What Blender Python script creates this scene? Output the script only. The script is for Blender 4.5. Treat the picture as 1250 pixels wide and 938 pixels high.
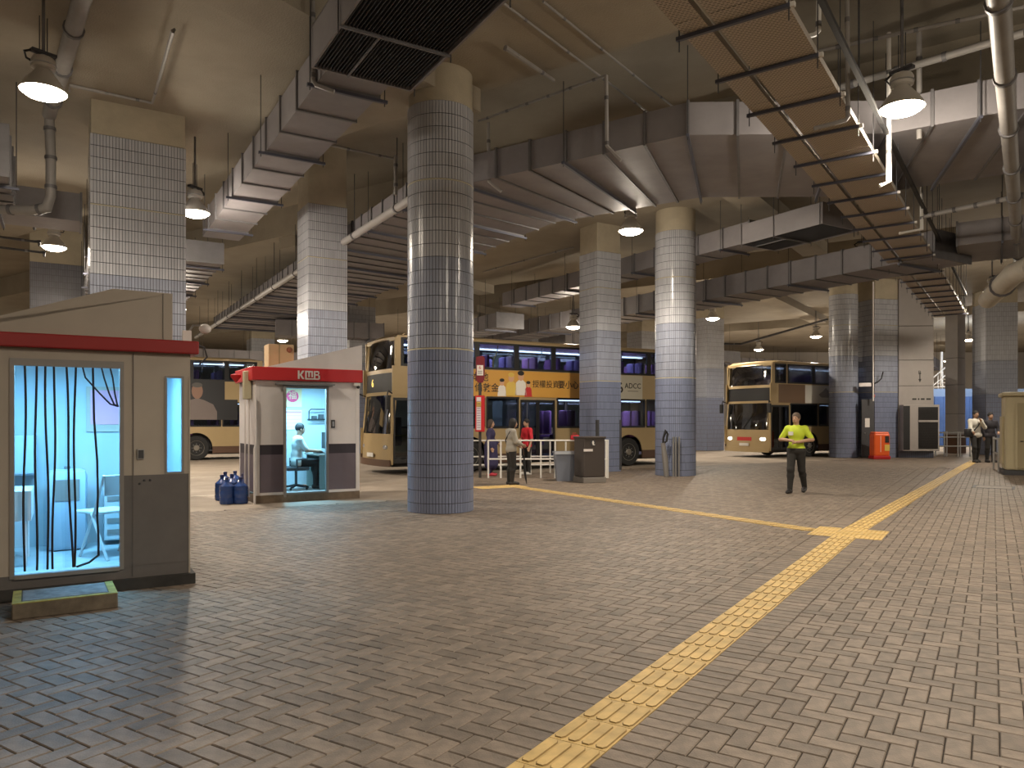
import bpy, bmesh, math, random
import numpy as np
from math import sin, cos, pi, radians, atan2, sqrt
from mathutils import Vector, Matrix

random.seed(7); np.random.seed(7)
S = bpy.context.scene
COL = S.collection
for o in list(bpy.data.objects): bpy.data.objects.remove(o)

# ---------------------------------------------------------------- camera
FPX, CX, HY, HC = 913.0, 625.0, 514.0, 1.57        # focal length in pixels, image axis, horizon row, eye height
cam = bpy.data.cameras.new('camera'); camo = bpy.data.objects.new('camera', cam); COL.objects.link(camo)
camo.location = (0, 0, HC); camo.rotation_euler = (pi/2, 0, 0)
cam.sensor_width = 36.0; cam.lens = FPX/1250*36.0; cam.shift_y = (HY-469.0)/1250.0
cam.clip_end = 400; S.camera = camo
# ---------------------------------------------------------------- world, exposure
w = bpy.data.worlds.new('world'); S.world = w; w.use_nodes = True
bg = w.node_tree.nodes['Background']; bg.inputs[0].default_value = (.30, .27, .23, 1); bg.inputs[1].default_value = .10
S.view_settings.view_transform = 'Standard'; S.view_settings.look = 'None'
S.view_settings.exposure = 0.18; S.view_settings.gamma = 1.0
S.view_settings.use_curve_mapping = False
LAMP_W = 415.0                                       # watts of one high bay lamp
LAMP_COL = (1.0, .875, .715)
S.cycles.use_denoising = True
S.cycles.max_bounces = 8; S.cycles.diffuse_bounces = 4; S.cycles.transparent_max_bounces = 12
S.cycles.sample_clamp_indirect = 6.0; S.cycles.caustics_reflective = False; S.cycles.caustics_refractive = False

# ---------------------------------------------------------------- layout helpers
def PZ(px, py, z):                                   # where the ray of a photo pixel meets the height z
    Y = FPX*(z-HC)/(HY-py); return Vector(((px-CX)/FPX*Y, Y, z))
def PY(px, py, Y): return Vector(((px-CX)/FPX*Y, Y, HC+(HY-py)/FPX*Y))
def G(px, py): return PZ(px, py, 0.0)
A1 = Vector((-545, 913, 0)).normalized(); A2 = Vector((A1.y, -A1.x, 0))      # left grid of the hall
B1 = Vector((630, 913, 0)).normalized(); B2 = Vector((B1.y, -B1.x, 0))       # right grid; B2 points right and nearer
RA = atan2(A2.y, A2.x); RB = atan2(B2.y, B2.x)

# ---------------------------------------------------------------- materials
MATS = {}
def mat(name, col, rough=.6, metal=0.0, spec=.5, noise=None, bump=None, emit=None, es=0.0, island=0.0, coat=0.0):
    if name in MATS: return MATS[name]
    m = bpy.data.materials.new(name); m.use_nodes = True; MATS[name] = m
    nt = m.node_tree; N = nt.nodes; L = nt.links; b = N['Principled BSDF']
    b.inputs['Base Color'].default_value = (*col, 1); b.inputs['Roughness'].default_value = rough
    b.inputs['Metallic'].default_value = metal; b.inputs['Specular IOR Level'].default_value = spec
    if coat: b.inputs['Coat Weight'].default_value = coat; b.inputs['Coat Roughness'].default_value = .08
    if emit: b.inputs['Emission Color'].default_value = (*emit, 1); b.inputs['Emission Strength'].default_value = es
    cur = None
    if noise:                                        # (scale, amount, detail)
        tc = N.new('ShaderNodeTexCoord'); n = N.new('ShaderNodeTexNoise')
        n.inputs['Scale'].default_value = noise[0]; n.inputs['Detail'].default_value = noise[2] if len(noise) > 2 else 5
        n.inputs['Roughness'].default_value = .62
        L.new(tc.outputs['Object'], n.inputs['Vector'])
        mr = N.new('ShaderNodeMapRange'); mr.inputs[1].default_value = .3; mr.inputs[2].default_value = .7
        mr.inputs[3].default_value = 1-noise[1]; mr.inputs[4].default_value = 1+noise[1]
        L.new(n.outputs['Fac'], mr.inputs[0])
        mx = N.new('ShaderNodeVectorMath'); mx.operation = 'SCALE'; mx.inputs[0].default_value = col
        L.new(mr.outputs[0], mx.inputs['Scale']); cur = mx.outputs[0]
    if island:
        ge = N.new('ShaderNodeNewGeometry'); oi = N.new('ShaderNodeObjectInfo')
        ad = N.new('ShaderNodeMath'); ad.operation = 'ADD'
        L.new(ge.outputs['Random Per Island'], ad.inputs[0]); L.new(oi.outputs['Random'], ad.inputs[1])
        fr = N.new('ShaderNodeMath'); fr.operation = 'FRACT'; L.new(ad.outputs[0], fr.inputs[0])
        mr2 = N.new('ShaderNodeMapRange'); mr2.inputs[3].default_value = 1-island; mr2.inputs[4].default_value = 1+island
        L.new(fr.outputs[0], mr2.inputs[0])
        m2 = N.new('ShaderNodeVectorMath'); m2.operation = 'SCALE'; m2.inputs[0].default_value = col
        if cur: L.new(cur, m2.inputs[0])
        L.new(mr2.outputs[0], m2.inputs['Scale']); cur = m2.outputs[0]
    if cur: L.new(cur, b.inputs['Base Color'])
    if bump:                                         # (scale, strength)
        tc = N.new('ShaderNodeTexCoord'); n = N.new('ShaderNodeTexNoise'); n.inputs['Scale'].default_value = bump[0]
        n.inputs['Detail'].default_value = 4; L.new(tc.outputs['Object'], n.inputs['Vector'])
        bp = N.new('ShaderNodeBump'); bp.inputs['Strength'].default_value = bump[1]; bp.inputs['Distance'].default_value = .01
        L.new(n.outputs['Fac'], bp.inputs['Height']); L.new(bp.outputs[0], b.inputs['Normal'])
    return m
def glass(name, tint, gloss=.12, rough=.03):
    if name in MATS: return MATS[name]
    m = bpy.data.materials.new(name); m.use_nodes = True; MATS[name] = m
    nt = m.node_tree; N = nt.nodes; L = nt.links; N.clear()
    o = N.new('ShaderNodeOutputMaterial'); t = N.new('ShaderNodeBsdfTransparent'); t.inputs[0].default_value = (*tint, 1)
    g = N.new('ShaderNodeBsdfGlossy'); g.inputs['Roughness'].default_value = rough
    lw = N.new('ShaderNodeFresnel'); lw.inputs[0].default_value = 1.5
    ma = N.new('ShaderNodeMath'); ma.operation = 'MULTIPLY_ADD'; ma.inputs[1].default_value = .9; ma.inputs[2].default_value = gloss*.3
    L.new(lw.outputs[0], ma.inputs[0])
    mx = N.new('ShaderNodeMixShader'); L.new(ma.outputs[0], mx.inputs[0]); L.new(t.outputs[0], mx.inputs[1]); L.new(g.outputs[0], mx.inputs[2])
    L.new(mx.outputs[0], o.inputs[0]); return m
def tilegrid(name, col, grout, tw, th, axis='xz', rough=.35, amount=.08):
    """far tiled surfaces: the tiles are only a few pixels, so the material carries the joints"""
    if name in MATS: return MATS[name]
    m = bpy.data.materials.new(name); m.use_nodes = True; MATS[name] = m
    nt = m.node_tree; N = nt.nodes; L = nt.links; b = N['Principled BSDF']; b.inputs['Roughness'].default_value = rough
    tc = N.new('ShaderNodeTexCoord'); sp = N.new('ShaderNodeSeparateXYZ'); L.new(tc.outputs['Object'], sp.inputs[0])
    cb = N.new('ShaderNodeCombineXYZ')
    if axis == 'xz':
        ad = N.new('ShaderNodeMath'); ad.operation = 'ADD'; L.new(sp.outputs[0], ad.inputs[0]); L.new(sp.outputs[1], ad.inputs[1])
        L.new(ad.outputs[0], cb.inputs[0]); L.new(sp.outputs[2], cb.inputs[1])
    else:
        L.new(sp.outputs[0], cb.inputs[0]); L.new(sp.outputs[1], cb.inputs[1])
    br = N.new('ShaderNodeTexBrick'); br.offset = 0.0 if axis == 'xz' else .5
    br.inputs['Scale'].default_value = 1; br.inputs['Brick Width'].default_value = tw; br.inputs['Row Height'].default_value = th
    br.inputs['Mortar Size'].default_value = .006; br.inputs['Color1'].default_value = (*[c*(1-amount) for c in col], 1)
    br.inputs['Color2'].default_value = (*[c*(1+amount) for c in col], 1); br.inputs['Mortar'].default_value = (*grout, 1)
    L.new(cb.outputs[0], br.inputs['Vector']); L.new(br.outputs['Color'], b.inputs['Base Color']); return m

M_PAV = mat('paver', (.176, .139, .107), .60, noise=(9, .30, 8), island=.22, bump=(90, .25))
M_BED = mat('joint_sand', (.050, .042, .034), .95)
M_TAC = mat('tactile_yellow', (.56, .39, .145), .6, noise=(5, .26, 8), island=.12)
M_TACD = mat('tactile_bar_side', (.27, .175, .06), .8, noise=(6, .3))
M_CON = mat('concrete_road', (.30, .25, .20), .75, noise=(1.1, .22, 8))
M_CEIL = mat('ceiling_paint', (.325, .283, .218), .85, noise=(.6, .14, 6), bump=(34, .9))
M_PLAS = mat('column_plaster', (.44, .385, .285), .85, noise=(2, .1, 6), bump=(50, .3))
M_TL = mat('tile_pale', (.45, .46, .495), .22, spec=.6, island=.07)
M_TM = mat('tile_mid', (.30, .325, .40), .22, spec=.6, island=.08)
M_TB = mat('tile_blue', (.195, .225, .325), .25, spec=.55, island=.06)
M_GROUT = mat('grout', (.055, .055, .062), .9)
M_OCH = mat('stripe_ochre', (.45, .41, .30), .5)
M_GALV = mat('galvanised_duct', (.255, .240, .250), .55, metal=.10, noise=(1.3, .14, 6))
M_GALVD = mat('duct_flange', (.17, .165, .172), .5, metal=.3, noise=(3, .15))
M_STRUT = mat('strut_blue_grey', (.10, .105, .14), .45, metal=.4)
M_BLACK = mat('black', (.012, .012, .013), .5)
M_DARK = mat('dark_grey', (.05, .05, .055), .6)
M_PIPE = mat('pipe_grey', (.30, .285, .27), .5, noise=(3, .1))
M_WHITE = mat('white_paint', (.72, .70, .66), .5)
M_STEEL = mat('steel', (.42, .42, .42), .35, metal=.8)
M_LENS = mat('lamp_lens', (1, .95, .85), .4, emit=(1.0, .86, .66), es=30)
M_RED = mat('red_paint', (.42, .012, .014), .45)
M_TRAY = mat('tray_steel', (.36, .32, .27), .55, metal=.15)

# ---------------------------------------------------------------- mesh helpers
def tag(o, label=None, cat=None, group=None, kind=None):
    if label: o['label'] = label
    if cat: o['category'] = cat
    if group: o['group'] = group
    if kind: o['kind'] = kind
    return o
def thing(name, label, cat, loc=(0, 0, 0), rz=0.0, group=None):
    o = bpy.data.objects.new(name, None); COL.objects.link(o); o.empty_display_size = .1
    o.location = loc; o.rotation_euler = (0, 0, rz); return tag(o, label, cat, group)
class MB:
    def __init__(s): s.v = []; s.f = []
    def add(s, vs, fs):
        n = len(s.v); s.v += [tuple(v) for v in vs]; s.f += [tuple(i+n for i in f) for f in fs]; return s
    def box(s, x0, x1, y0, y1, z0, z1):
        vs = [(x0, y0, z0), (x1, y0, z0), (x1, y1, z0), (x0, y1, z0), (x0, y0, z1), (x1, y0, z1), (x1, y1, z1), (x0, y1, z1)]
        return s.add(vs, [(3, 2, 1, 0), (4, 5, 6, 7), (0, 1, 5, 4), (1, 2, 6, 5), (2, 3, 7, 6), (3, 0, 4, 7)])
    def bbox(s, x0, x1, y0, y1, z0, z1, b=.01):      # box with chamfered edges
        bm = bmesh.new(); bmesh.ops.create_cube(bm, size=1)
        for v in bm.verts: v.co = Vector(((x0+x1)/2+v.co.x*(x1-x0), (y0+y1)/2+v.co.y*(y1-y0), (z0+z1)/2+v.co.z*(z1-z0)))
        bmesh.ops.bevel(bm, geom=bm.edges[:], offset=b, segments=2, affect='EDGES', profile=.5)
        bm.verts.index_update(); s.add([v.co for v in bm.verts], [[v.index for v in f.verts] for f in bm.faces]); bm.free(); return s
    def prism(s, poly, z0, z1):                      # polygon in xy (counter-clockwise)
        n = len(poly); vs = [(p[0], p[1], z0) for p in poly]+[(p[0], p[1], z1) for p in poly]
        return s.add(vs, [tuple(range(n-1, -1, -1)), tuple(range(n, 2*n))]+[(i, (i+1) % n, n+(i+1) % n, n+i) for i in range(n)])
    def plate(s, poly, y0, y1):                      # polygon in xz extruded along y
        n = len(poly); vs = [(p[0], y0, p[1]) for p in poly]+[(p[0], y1, p[1]) for p in poly]
        return s.add(vs, [tuple(range(n)), tuple(range(2*n-1, n-1, -1))]+[(i, n+i, n+(i+1) % n, (i+1) % n) for i in range(n)])
    def tube(s, pts, r, n=8, cap=True):
        pts = [Vector(p) for p in pts]; rs = r if isinstance(r, (list, tuple)) else [r]*len(pts); rings = []
        up = None
        for i, p in enumerate(pts):
            d = (pts[min(i+1, len(pts)-1)]-pts[max(i-1, 0)]).normalized()
            if up is None: up = Vector((0, 0, 1)) if abs(d.z) < .9 else Vector((1, 0, 0))
            u = d.cross(up).normalized(); v = u.cross(d).normalized(); up = v
            k = 1.0
            if 0 < i < len(pts)-1:
                c = (pts[i+1]-p).normalized().dot((p-pts[i-1]).normalized()); k = 1/max(.5, sqrt(max(0, (1+c)/2)))
            rings.append([p+(u*cos(2*pi*j/n)+v*sin(2*pi*j/n))*rs[i]*(k if k < 1.5 else 1.5) for j in range(n)])
        vs = [q for R in rings for q in R]; fs = []
        for i in range(len(rings)-1):
            for j in range(n): fs.append((i*n+j, i*n+(j+1) % n, (i+1)*n+(j+1) % n, (i+1)*n+j))
        if cap: fs += [tuple(range(n-1, -1, -1)), tuple(range((len(rings)-1)*n, len(rings)*n))]
        return s.add(vs, fs)
    def lathe(s, prof, n=20, c=(0, 0, 0), axis='z'):  # profile of (r, h)
        vs = []; fs = []
        for r, h in prof:
            for j in range(n):
                a = 2*pi*j/n
                q = (r*cos(a), r*sin(a), h) if axis == 'z' else ((r*cos(a), h, r*sin(a)) if axis == 'y' else (h, r*cos(a), r*sin(a)))
                vs.append((q[0]+c[0], q[1]+c[1], q[2]+c[2]))
        for i in range(len(prof)-1):
            for j in range(n): fs.append((i*n+j, i*n+(j+1) % n, (i+1)*n+(j+1) % n, (i+1)*n+j))
        m = len(prof); fs += [tuple(range(n-1, -1, -1)), tuple(range((m-1)*n, m*n))]
        return s.add(vs, fs)
    def ball(s, c, r, n=10, m=7):
        rr = r if isinstance(r, (tuple, list)) else (r, r, r)
        vs = [(c[0], c[1], c[2]+rr[2])]
        for i in range(1, m):
            t = pi*i/m
            for j in range(n):
                a = 2*pi*j/n; vs.append((c[0]+rr[0]*sin(t)*cos(a), c[1]+rr[1]*sin(t)*sin(a), c[2]+rr[2]*cos(t)))
        vs.append((c[0], c[1], c[2]-rr[2])); fs = [(0, 1+j, 1+(j+1) % n) for j in range(n)]
        for i in range(m-2):
            for j in range(n): fs.append((1+i*n+j, 1+(i+1)*n+j, 1+(i+1)*n+(j+1) % n, 1+i*n+(j+1) % n))
        l = len(vs)-1; o = 1+(m-2)*n; fs += [(l, o+(j+1) % n, o+j) for j in range(n)]
        return s.add(vs, fs)
    def mesh(s, name, m, smooth=False, fix=True):
        me = bpy.data.meshes.new(name); me.from_pydata(s.v, [], s.f); me.materials.append(m)
        if fix:
            bm = bmesh.new(); bm.from_mesh(me); bmesh.ops.recalc_face_normals(bm, faces=bm.faces[:]); bm.to_mesh(me); bm.free()
        if smooth:
            me.polygons.foreach_set('use_smooth', [True]*len(me.polygons))
            if hasattr(me, 'set_sharp_from_angle'): me.set_sharp_from_angle(angle=radians(40))
        me.update(); return me
    def build(s, name, m, parent=None, smooth=False, loc=None, rz=None, fix=True):
        return put(name, s.mesh(name, m, smooth, fix), parent, loc, rz)
def put(name, me, parent=None, loc=None, rz=None):
    o = bpy.data.objects.new(name, me); COL.objects.link(o)
    if parent: o.parent = parent
    if loc is not None: o.location = loc
    if rz is not None: o.rotation_euler = (0, 0, rz)
    return o
def np_mesh(name, V, F, m):                          # fast: V (n,3), F (k,4) arrays
    me = bpy.data.meshes.new(name); V = np.asarray(V, np.float32); F = np.asarray(F, np.int32)
    me.vertices.add(len(V)); me.vertices.foreach_set('co', V.ravel())
    me.loops.add(F.size); me.loops.foreach_set('vertex_index', F.ravel())
    me.polygons.add(len(F)); me.polygons.foreach_set('loop_start', np.arange(len(F), dtype=np.int32)*F.shape[1])
    me.materials.append(m); me.update(calc_edges=True); me.validate()
    me.polygons.foreach_set('use_smooth', np.zeros(len(me.polygons), bool)); me.update(); return me
def copy_tree(o, parent=None):
    c = o.copy(); COL.objects.link(c)
    if parent: c.parent = parent
    for ch in o.children: copy_tree(ch, c)
    return c
def text_mesh(name, body, size, m, extrude=.004, xscale=1.0, bold=0.0, align='CENTER'):
    cu = bpy.data.curves.new(name, 'FONT'); cu.body = body; cu.size = size; cu.extrude = extrude; cu.align_x = align; cu.align_y = 'CENTER'
    cu.offset = bold; cu.resolution_u = 3
    o = bpy.data.objects.new(name, cu); COL.objects.link(o); bpy.context.view_layer.update()
    me = bpy.data.meshes.new_from_object(o.evaluated_get(bpy.context.evaluated_depsgraph_get()))
    bpy.data.objects.remove(o); bpy.data.curves.remove(cu); me.materials.clear(); me.materials.append(m)
    if len(me.vertices):
        co = np.zeros(len(me.vertices)*3, np.float32); me.vertices.foreach_get('co', co); co = co.reshape(-1, 3)
        co = np.stack([co[:, 0]*xscale, -co[:, 2], co[:, 1]], 1)     # stands upright in the xz plane, facing -y
        me.vertices.foreach_set('co', co.ravel()); me.update()
    return me
# ================================================================ setting
XL, XR, YN, YF = -44.0, 56.0, -14.0, 66.0
floor = MB().box(XL, XR, YN, YF, -.30, -.014).build('floor', M_CON); tag(floor, kind='structure')
# --- block paving: herringbone laid along the tactile strip
TW = .31
b1 = Vector((.5412, .8409)); b2 = Vector((.8409, -.5412)); RP = atan2(b2.y, b2.x)   # paving frame: along and across the strip
C0 = Vector((.10, 3.296))                                              # a point on the centre line of the strip
def loc2(p): d = Vector((p[0], p[1]))-C0; return d.dot(b2), d.dot(b1)  # (across the strip, along it)
JU = loc2(G(1048, 652)[:2])[1]                                         # where the branch meets the strip and the strip turns a little
JP = C0+b1*JU; f1 = Vector((.711, 1)).normalized(); f2 = Vector((f1.y, -f1.x)); RF = atan2(f2.y, f2.x)
def in_far(x, y): d = Vector((x, y))-JP; return d.dot(f1) > 0 and abs(d.dot(f2)) < .06
brA = Vector((4.30, 10.75)); brD = Vector((A1.x, A1.y)); brL = 8.1     # branch strip: start, direction, length
kerbP = Vector((-5.27, 13.03)); a2v = Vector((A2.x, A2.y)); a1v = Vector((A1.x, A1.y))
def in_paving(x, y):
    # paved platform: the road slab begins behind the kiosk line on one side and further back by the bus bay on the other
    d = (Vector((x, y))-kerbP).dot(a1v)
    if x < -1.6 and d > 0: return False
    if x >= -1.6 and d > 5.2: return False
    return True
W = .1125
ubr = []
def in_branch(x, y, m=.15):
    d = Vector((x, y))-brA; t = d.dot(brD); s = d.x*brD.y-d.y*brD.x
    return -.2 < t < brL and abs(s) < m
FARD = 25.0
cells = []
for i in range(-190, 290):
    for j in range(-30, 250):
        k = (i-j) % 4
        if k not in (0, 2): continue
        if k == 0: u, v, rot = (i+1)*W, (j+.5)*W, 0           # along u
        else: u, v, rot = (i+.5)*W, j*W, 1
        u += .375 if i >= 0 else -.375
        if abs(u) > 30: continue
        x = C0.x+b2.x*u+b1.x*v; y = C0.y+b2.y*u+b1.y*v
        if y < 2.6 or y > FARD or abs(x) > .70*y+1.2: continue
        if not in_paving(x, y): continue
        if in_branch(x, y, .06) or in_far(x, y): continue
        if (k == 0 and i == -1):                             # half blocks against the soldier course
            for uu in (-.375-W/2, .375+W/2):
                cells.append((C0.y+b2.y*uu+b1.y*v, C0.x+b2.x*uu+b1.x*v, 2))
            continue
        cells.append((y, x, rot))
for side in (-1, 1):                                          # soldier course on both sides of the strip
    for n in range(-30, 240):
        v = (n+.5)*W; u = side*(.15+W)
        x = C0.x+b2.x*u+b1.x*v; y = C0.y+b2.y*u+b1.y*v
        if y < 2.6 or y > FARD or in_branch(x, y, .06): continue
        if v < JU: cells.append((y, x, 0)); continue
        for uu in ((-.25, .25) if side < 0 else (0.0,)):          # past the turn of the strip the gap is paved across
            x = C0.x+b2.x*uu+b1.x*v; y = C0.y+b2.y*uu+b1.y*v
            if not in_far(x, y): cells.append((y, x, 3))
cells.sort()
hw, hl, ch = W/2-.0028, W-.0028, .005
def brick_arrays(hx, hy):
    V = [(-hx, -hy, -.014), (hx, -hy, -.014), (hx, hy, -.014), (-hx, hy, -.014), (-hx, -hy, -ch), (hx, -hy, -ch), (hx, hy, -ch), (-hx, hy, -ch)]
    V += [(-hx+ch, -hy+ch, 0), (hx-ch, -hy+ch, 0), (hx-ch, hy-ch, 0), (-hx+ch, hy-ch, 0)]
    F = [(8, 9, 10, 11)]
    for i in range(4): j = (i+1) % 4; F += [(4+i, 4+j, 8+j, 8+i), (i, j, 4+j, 4+i)]
    return np.array(V), np.array(F)
BV, BF = brick_arrays(hl, hw)
me_brick = np_mesh('brick', BV, BF, M_PAV)
# the 300 nearest pavers that the frame shows are single bricks
def in_frame(x, y): py = HY+FPX*HC/y; px = CX+FPX*x/y; return -5 < px < 1255 and py < 945
HBV, HBF = brick_arrays(hw, hw); me_half = np_mesh('brick', HBV, HBF, M_PAV)
near = [c for c in cells if in_frame(c[1], c[0])][:300]; nset = set(near)
for (y, x, r) in near:
    o = put('brick', me_half if r == 2 else me_brick, floor, (x, y, random.uniform(-.0012, .0012)), RP+(pi/2 if r == 1 else 0))
rest = [c for c in cells if c not in nset]
n = len(rest); ang = np.array([RP+(pi/2 if c[2] == 1 else 0) for c in rest]); hx_ = np.array([.5*(W-.0056)/(W-.0028) if c[2] == 2 else (1.11 if c[2] == 3 else 1.0) for c in rest])[:, None]; px_ = np.array([c[1] for c in rest]); py_ = np.array([c[0] for c in rest])
V = np.zeros((n, len(BV), 3)); ca, sa = np.cos(ang)[:, None], np.sin(ang)[:, None]
V[:, :, 0] = BV[None, :, 0]*hx_*ca-BV[None, :, 1]*sa+px_[:, None]; V[:, :, 1] = BV[None, :, 0]*hx_*sa+BV[None, :, 1]*ca+py_[:, None]
V[:, :, 2] = BV[None, :, 2]+np.random.uniform(-.0014, .0014, (n, 1))
F = (BF[None]+(np.arange(n)*len(BV))[:, None, None]).reshape(-1, 4)
tag(put('paving_bricks', np_mesh('paving_bricks', V.reshape(-1, 3), F, M_PAV), floor), kind='stuff')
# sand bed under the bricks, and the far paving where single blocks cannot be told apart
def bed(name, poly, z, m):
    return tag(MB().prism(poly, z-.004, z).build(name, m, floor), kind=None)
kp = lambda t, d=0: tuple(kerbP+a2v*t+a1v*d)
bed('joint_bed', [(-22, 1), (19, 1), (19, 25.0), kp(14.6, 5.2), kp(4.3+3.1, 5.2), kp(4.3, 0), kp(-16, 0)], -.0098, M_BED)
M_FARP = tilegrid('paving_far', (.176, .139, .107), (.07, .06, .05), .225, .1125, 'xy', .65, .3)
fp = MB().prism([tuple(Matrix.Rotation(-RB, 2) @ Vector(q)) for q in (kp(14.6, 5.2), (19, 25.0), (19, 8), (34, 8), (34, 42), kp(42, 5.2))], -.006, -.002).build('far_paving', M_FARP, floor, loc=(0, 0, 0), rz=RB)
# --- tactile strip tiles
def tac_tile(kind):
    mb = MB(); h = TW/2-.002
    mb.box(-h, h, -h, h, -.014, .001)
    if kind == 'bar':
        for q in range(4):                                    # round-ended raised bars, their sides a darker yellow
            x = (q-1.5)*.075; o_ = [(-.031, -.115), (-.018, -.138), (.018, -.138), (.031, -.115), (.031, .115), (.018, .138), (-.018, .138), (-.031, .115)]
            mb.add([(x+a, b, .001) for a, b in o_]+[(x+a*.86, b*.975, .007) for a, b in o_], [tuple(range(8, 16))]+[(j, (j+1) % 8, 8+(j+1) % 8, 8+j) for j in range(8)])
    else:
        for a in range(5):
            for b in range(5):
                x, y = (a-2)*.056, (b-2)*.056
                mb.lathe([(.014, .001), (.010, .006)], 6, (x, y, 0))
    me = mb.mesh('tactile_tile', M_TAC); me.materials.append(M_TACD)
    if kind == 'bar':
        for p_ in me.polygons[6:]: p_.material_index = 1 if len(p_.vertices) == 4 else 0
    return me
me_bar, me_dot = tac_tile('bar'), tac_tile('dot')
v0 = -1.0
while v0 < JU+23.3:
    p = C0+b1*v0 if v0 < JU else JP+f1*(v0-JU)
    if p.y > 2.4: put('tactile_tile', me_bar if abs(v0-JU) > .46 else me_dot, floor, (p.x, p.y, 0 if v0 < JU else .003), RP if v0 < JU else RF)
    v0 += TW
t = .15
while t < brL:
    p = brA+brD*t
    if abs(loc2(p)[0]) > .30: put('tactile_tile', me_bar, floor, (p.x, p.y, .003), RA)
    t += TW
for a in range(4):                                             # warning field at the bus queue
    for b in range(2):
        p = brA+brD*(brL+.15+b*TW)+a2v*((a-2.6)*TW); put('tactile_tile', me_dot, floor, (p.x, p.y, .003), RA)
for a in (-1, 1):                                              # studded tiles at the crossing
    for b in (-1, 0, 1):
        p = C0+b1*(JU+b*TW)+b2*(a*TW); put('tactile_tile', me_dot, floor, (p.x, p.y, .004), RP)
# painted lane lines on the road slab
M_LINE = mat('road_line', (.55, .50, .42), .7, noise=(3, .3))
for i, (d, t0, t1) in enumerate([(3.0, -16, 1.5), (8.6, -20, 4), (14.2, -24, -3)]):
    p = kerbP+a1v*d; MB().box(t0, t1, -.06, .06, -.013, -.010).build('lane_line', M_LINE, floor, loc=(p.x, p.y, 0), rz=RA)
# manhole frame in the paving by the booth
p = G(1213, 595); mh = thing('manhole_cover', 'dark square manhole frame set in the paving before the cream booth', 'manhole', (p.x, p.y, 0), RB)
MB().box(-.42, .42, -.42, -.36, -.01, .004).box(-.42, .42, .36, .42, -.01, .004).box(-.42, -.36, -.36, .36, -.01, .004).box(.36, .42, -.36, .36, -.01, .004).build('frame', M_DARK, mh)
MB().box(-.35, .35, -.35, .35, -.01, .003).build('cover', M_PAV, mh)

# --- ceiling: low slabs (soffits) with deeper bays between them, all along the right grid
ceil = MB().box(XL, XR, YN, YF, 8.55, 8.9).build('ceiling', M_CEIL); tag(ceil, kind='structure')
def band(v0, v1, z, u0=-75, u1=75, m=None):
    MB().box(u0, u1, v0, v1, z, 8.56).build('soffit', m or M_CEIL, ceil, loc=(0, 0, 0), rz=RB)
band(-30, 11.0, 7.62); band(15.9, 27, 7.62); band(31, 46, 7.62); band(50, 110, 7.62)
uB = PZ(281, 19, 7.2).dot(B2)
for u in (uB+.45,):                                         # downstand beams
    MB().box(u-.45, u+.45, -30, 10.9, 7.2, 7.63).build('downstand_beam', M_CEIL, ceil, rz=RB)
for u, v0_, v1_ in ((-20, 16, 27), (-6, 16, 27), (8, 16, 27), (-24, 31, 46), (-10, 31, 46), (4, 31, 46), (18, 31, 46)):
    MB().box(u-.4, u+.4, v0_, v1_, 7.25, 7.63).build('downstand_beam', M_CEIL, ceil, rz=RB)
M_WALL = mat('wall_paint', (.46, .42, .37), .8, noise=(.5, .1))
M_WALLB = mat('wall_blue', (.16, .22, .34), .7, noise=(.5, .1))
for nm, a in (('wall_back', (XL, XR, YF, YF+.3)), ('wall_left', (XL-.3, XL, YN, YF)), ('wall_right', (XR, XR+.3, YN, YF)), ('wall_front', (XL, XR, YN-.3, YN))):
    tag(MB().box(*a, -.3, 8.9).build(nm, M_WALL), kind='structure')

# ================================================================ columns
ROWS_Z = [0.0]+[.17+.2195*k for k in range(0, 32)]
ROWS_Z = [z for z in ROWS_Z if z < 7.02]
def band_mat(z): return M_TB if z < 2.79 else (M_TM if z < 4.32 else M_TL)
TILE = .054; TH = .008
def clad(parent, faces, zmax=7.0, zmin=0.0, pick=None, tile=TILE):
    """faces: list of (origin2d, dir2d, length); dir turns counter-clockwise round the column, so the outside is to its right"""
    acc = {}; picks = []
    for fi, (o, d, ln) in enumerate(faces):
        nt_ = max(1, round(ln/tile)); tw = ln/nt_; nx, ny = d[1], -d[0]
        for r in range(len(ROWS_Z)-1):
            z0, z1 = ROWS_Z[r]+.0055, ROWS_Z[r+1]-.0055
            if z1 > zmax or z0 < zmin: continue
            m = band_mat(z0)
            if abs(ROWS_Z[r+1]-2.804) < .03 or abs(ROWS_Z[r+1]-5.65) < .06: z1 -= .022      # room for the ochre stripe
            for t in range(nt_):
                s0, s1 = t*tw+.0026, (t+1)*tw-.0026; q = []
                for zz in (z0, z1):
                    for (s_, off) in ((s0, 0), (s1, 0), (s1-.002, TH), (s0+.002, TH)):
                        q.append((o[0]+d[0]*s_+nx*off, o[1]+d[1]*s_+ny*off, zz))
                # 0,1 back low, 2,3 front low ; 4,5 back high, 6,7 front high
                fs = [(3, 2, 6, 7), (2, 1, 5, 6), (0, 3, 7, 4), (7, 6, 5, 4), (0, 1, 2, 3)]
                if pick and pick(fi, t, r): picks.append((q, fs, m)); continue
                acc.setdefault(m.name, [[], [], m]); A = acc[m.name]; n0 = len(A[0]); A[0] += q; A[1] += [tuple(i+n0 for i in f) for f in fs]
    for nm, (V, F, m) in acc.items():
        tag(put('tile_cladding', np_mesh('tile_cladding', V, F, m), parent), kind='stuff')
    for q, fs, m in picks: put('tile', np_mesh('tile', q, fs, m), parent)
def ring_faces(R, n): 
    pts = [(R*cos(2*pi*i/n), R*sin(2*pi*i/n)) for i in range(n)]; out = []
    for i in range(n):
        a, b = pts[i], pts[(i+1) % n]; ln = sqrt((b[0]-a[0])**2+(b[1]-a[1])**2)
        out.append((a, ((b[0]-a[0])/ln, (b[1]-a[1])/ln), ln))
    return out
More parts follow.
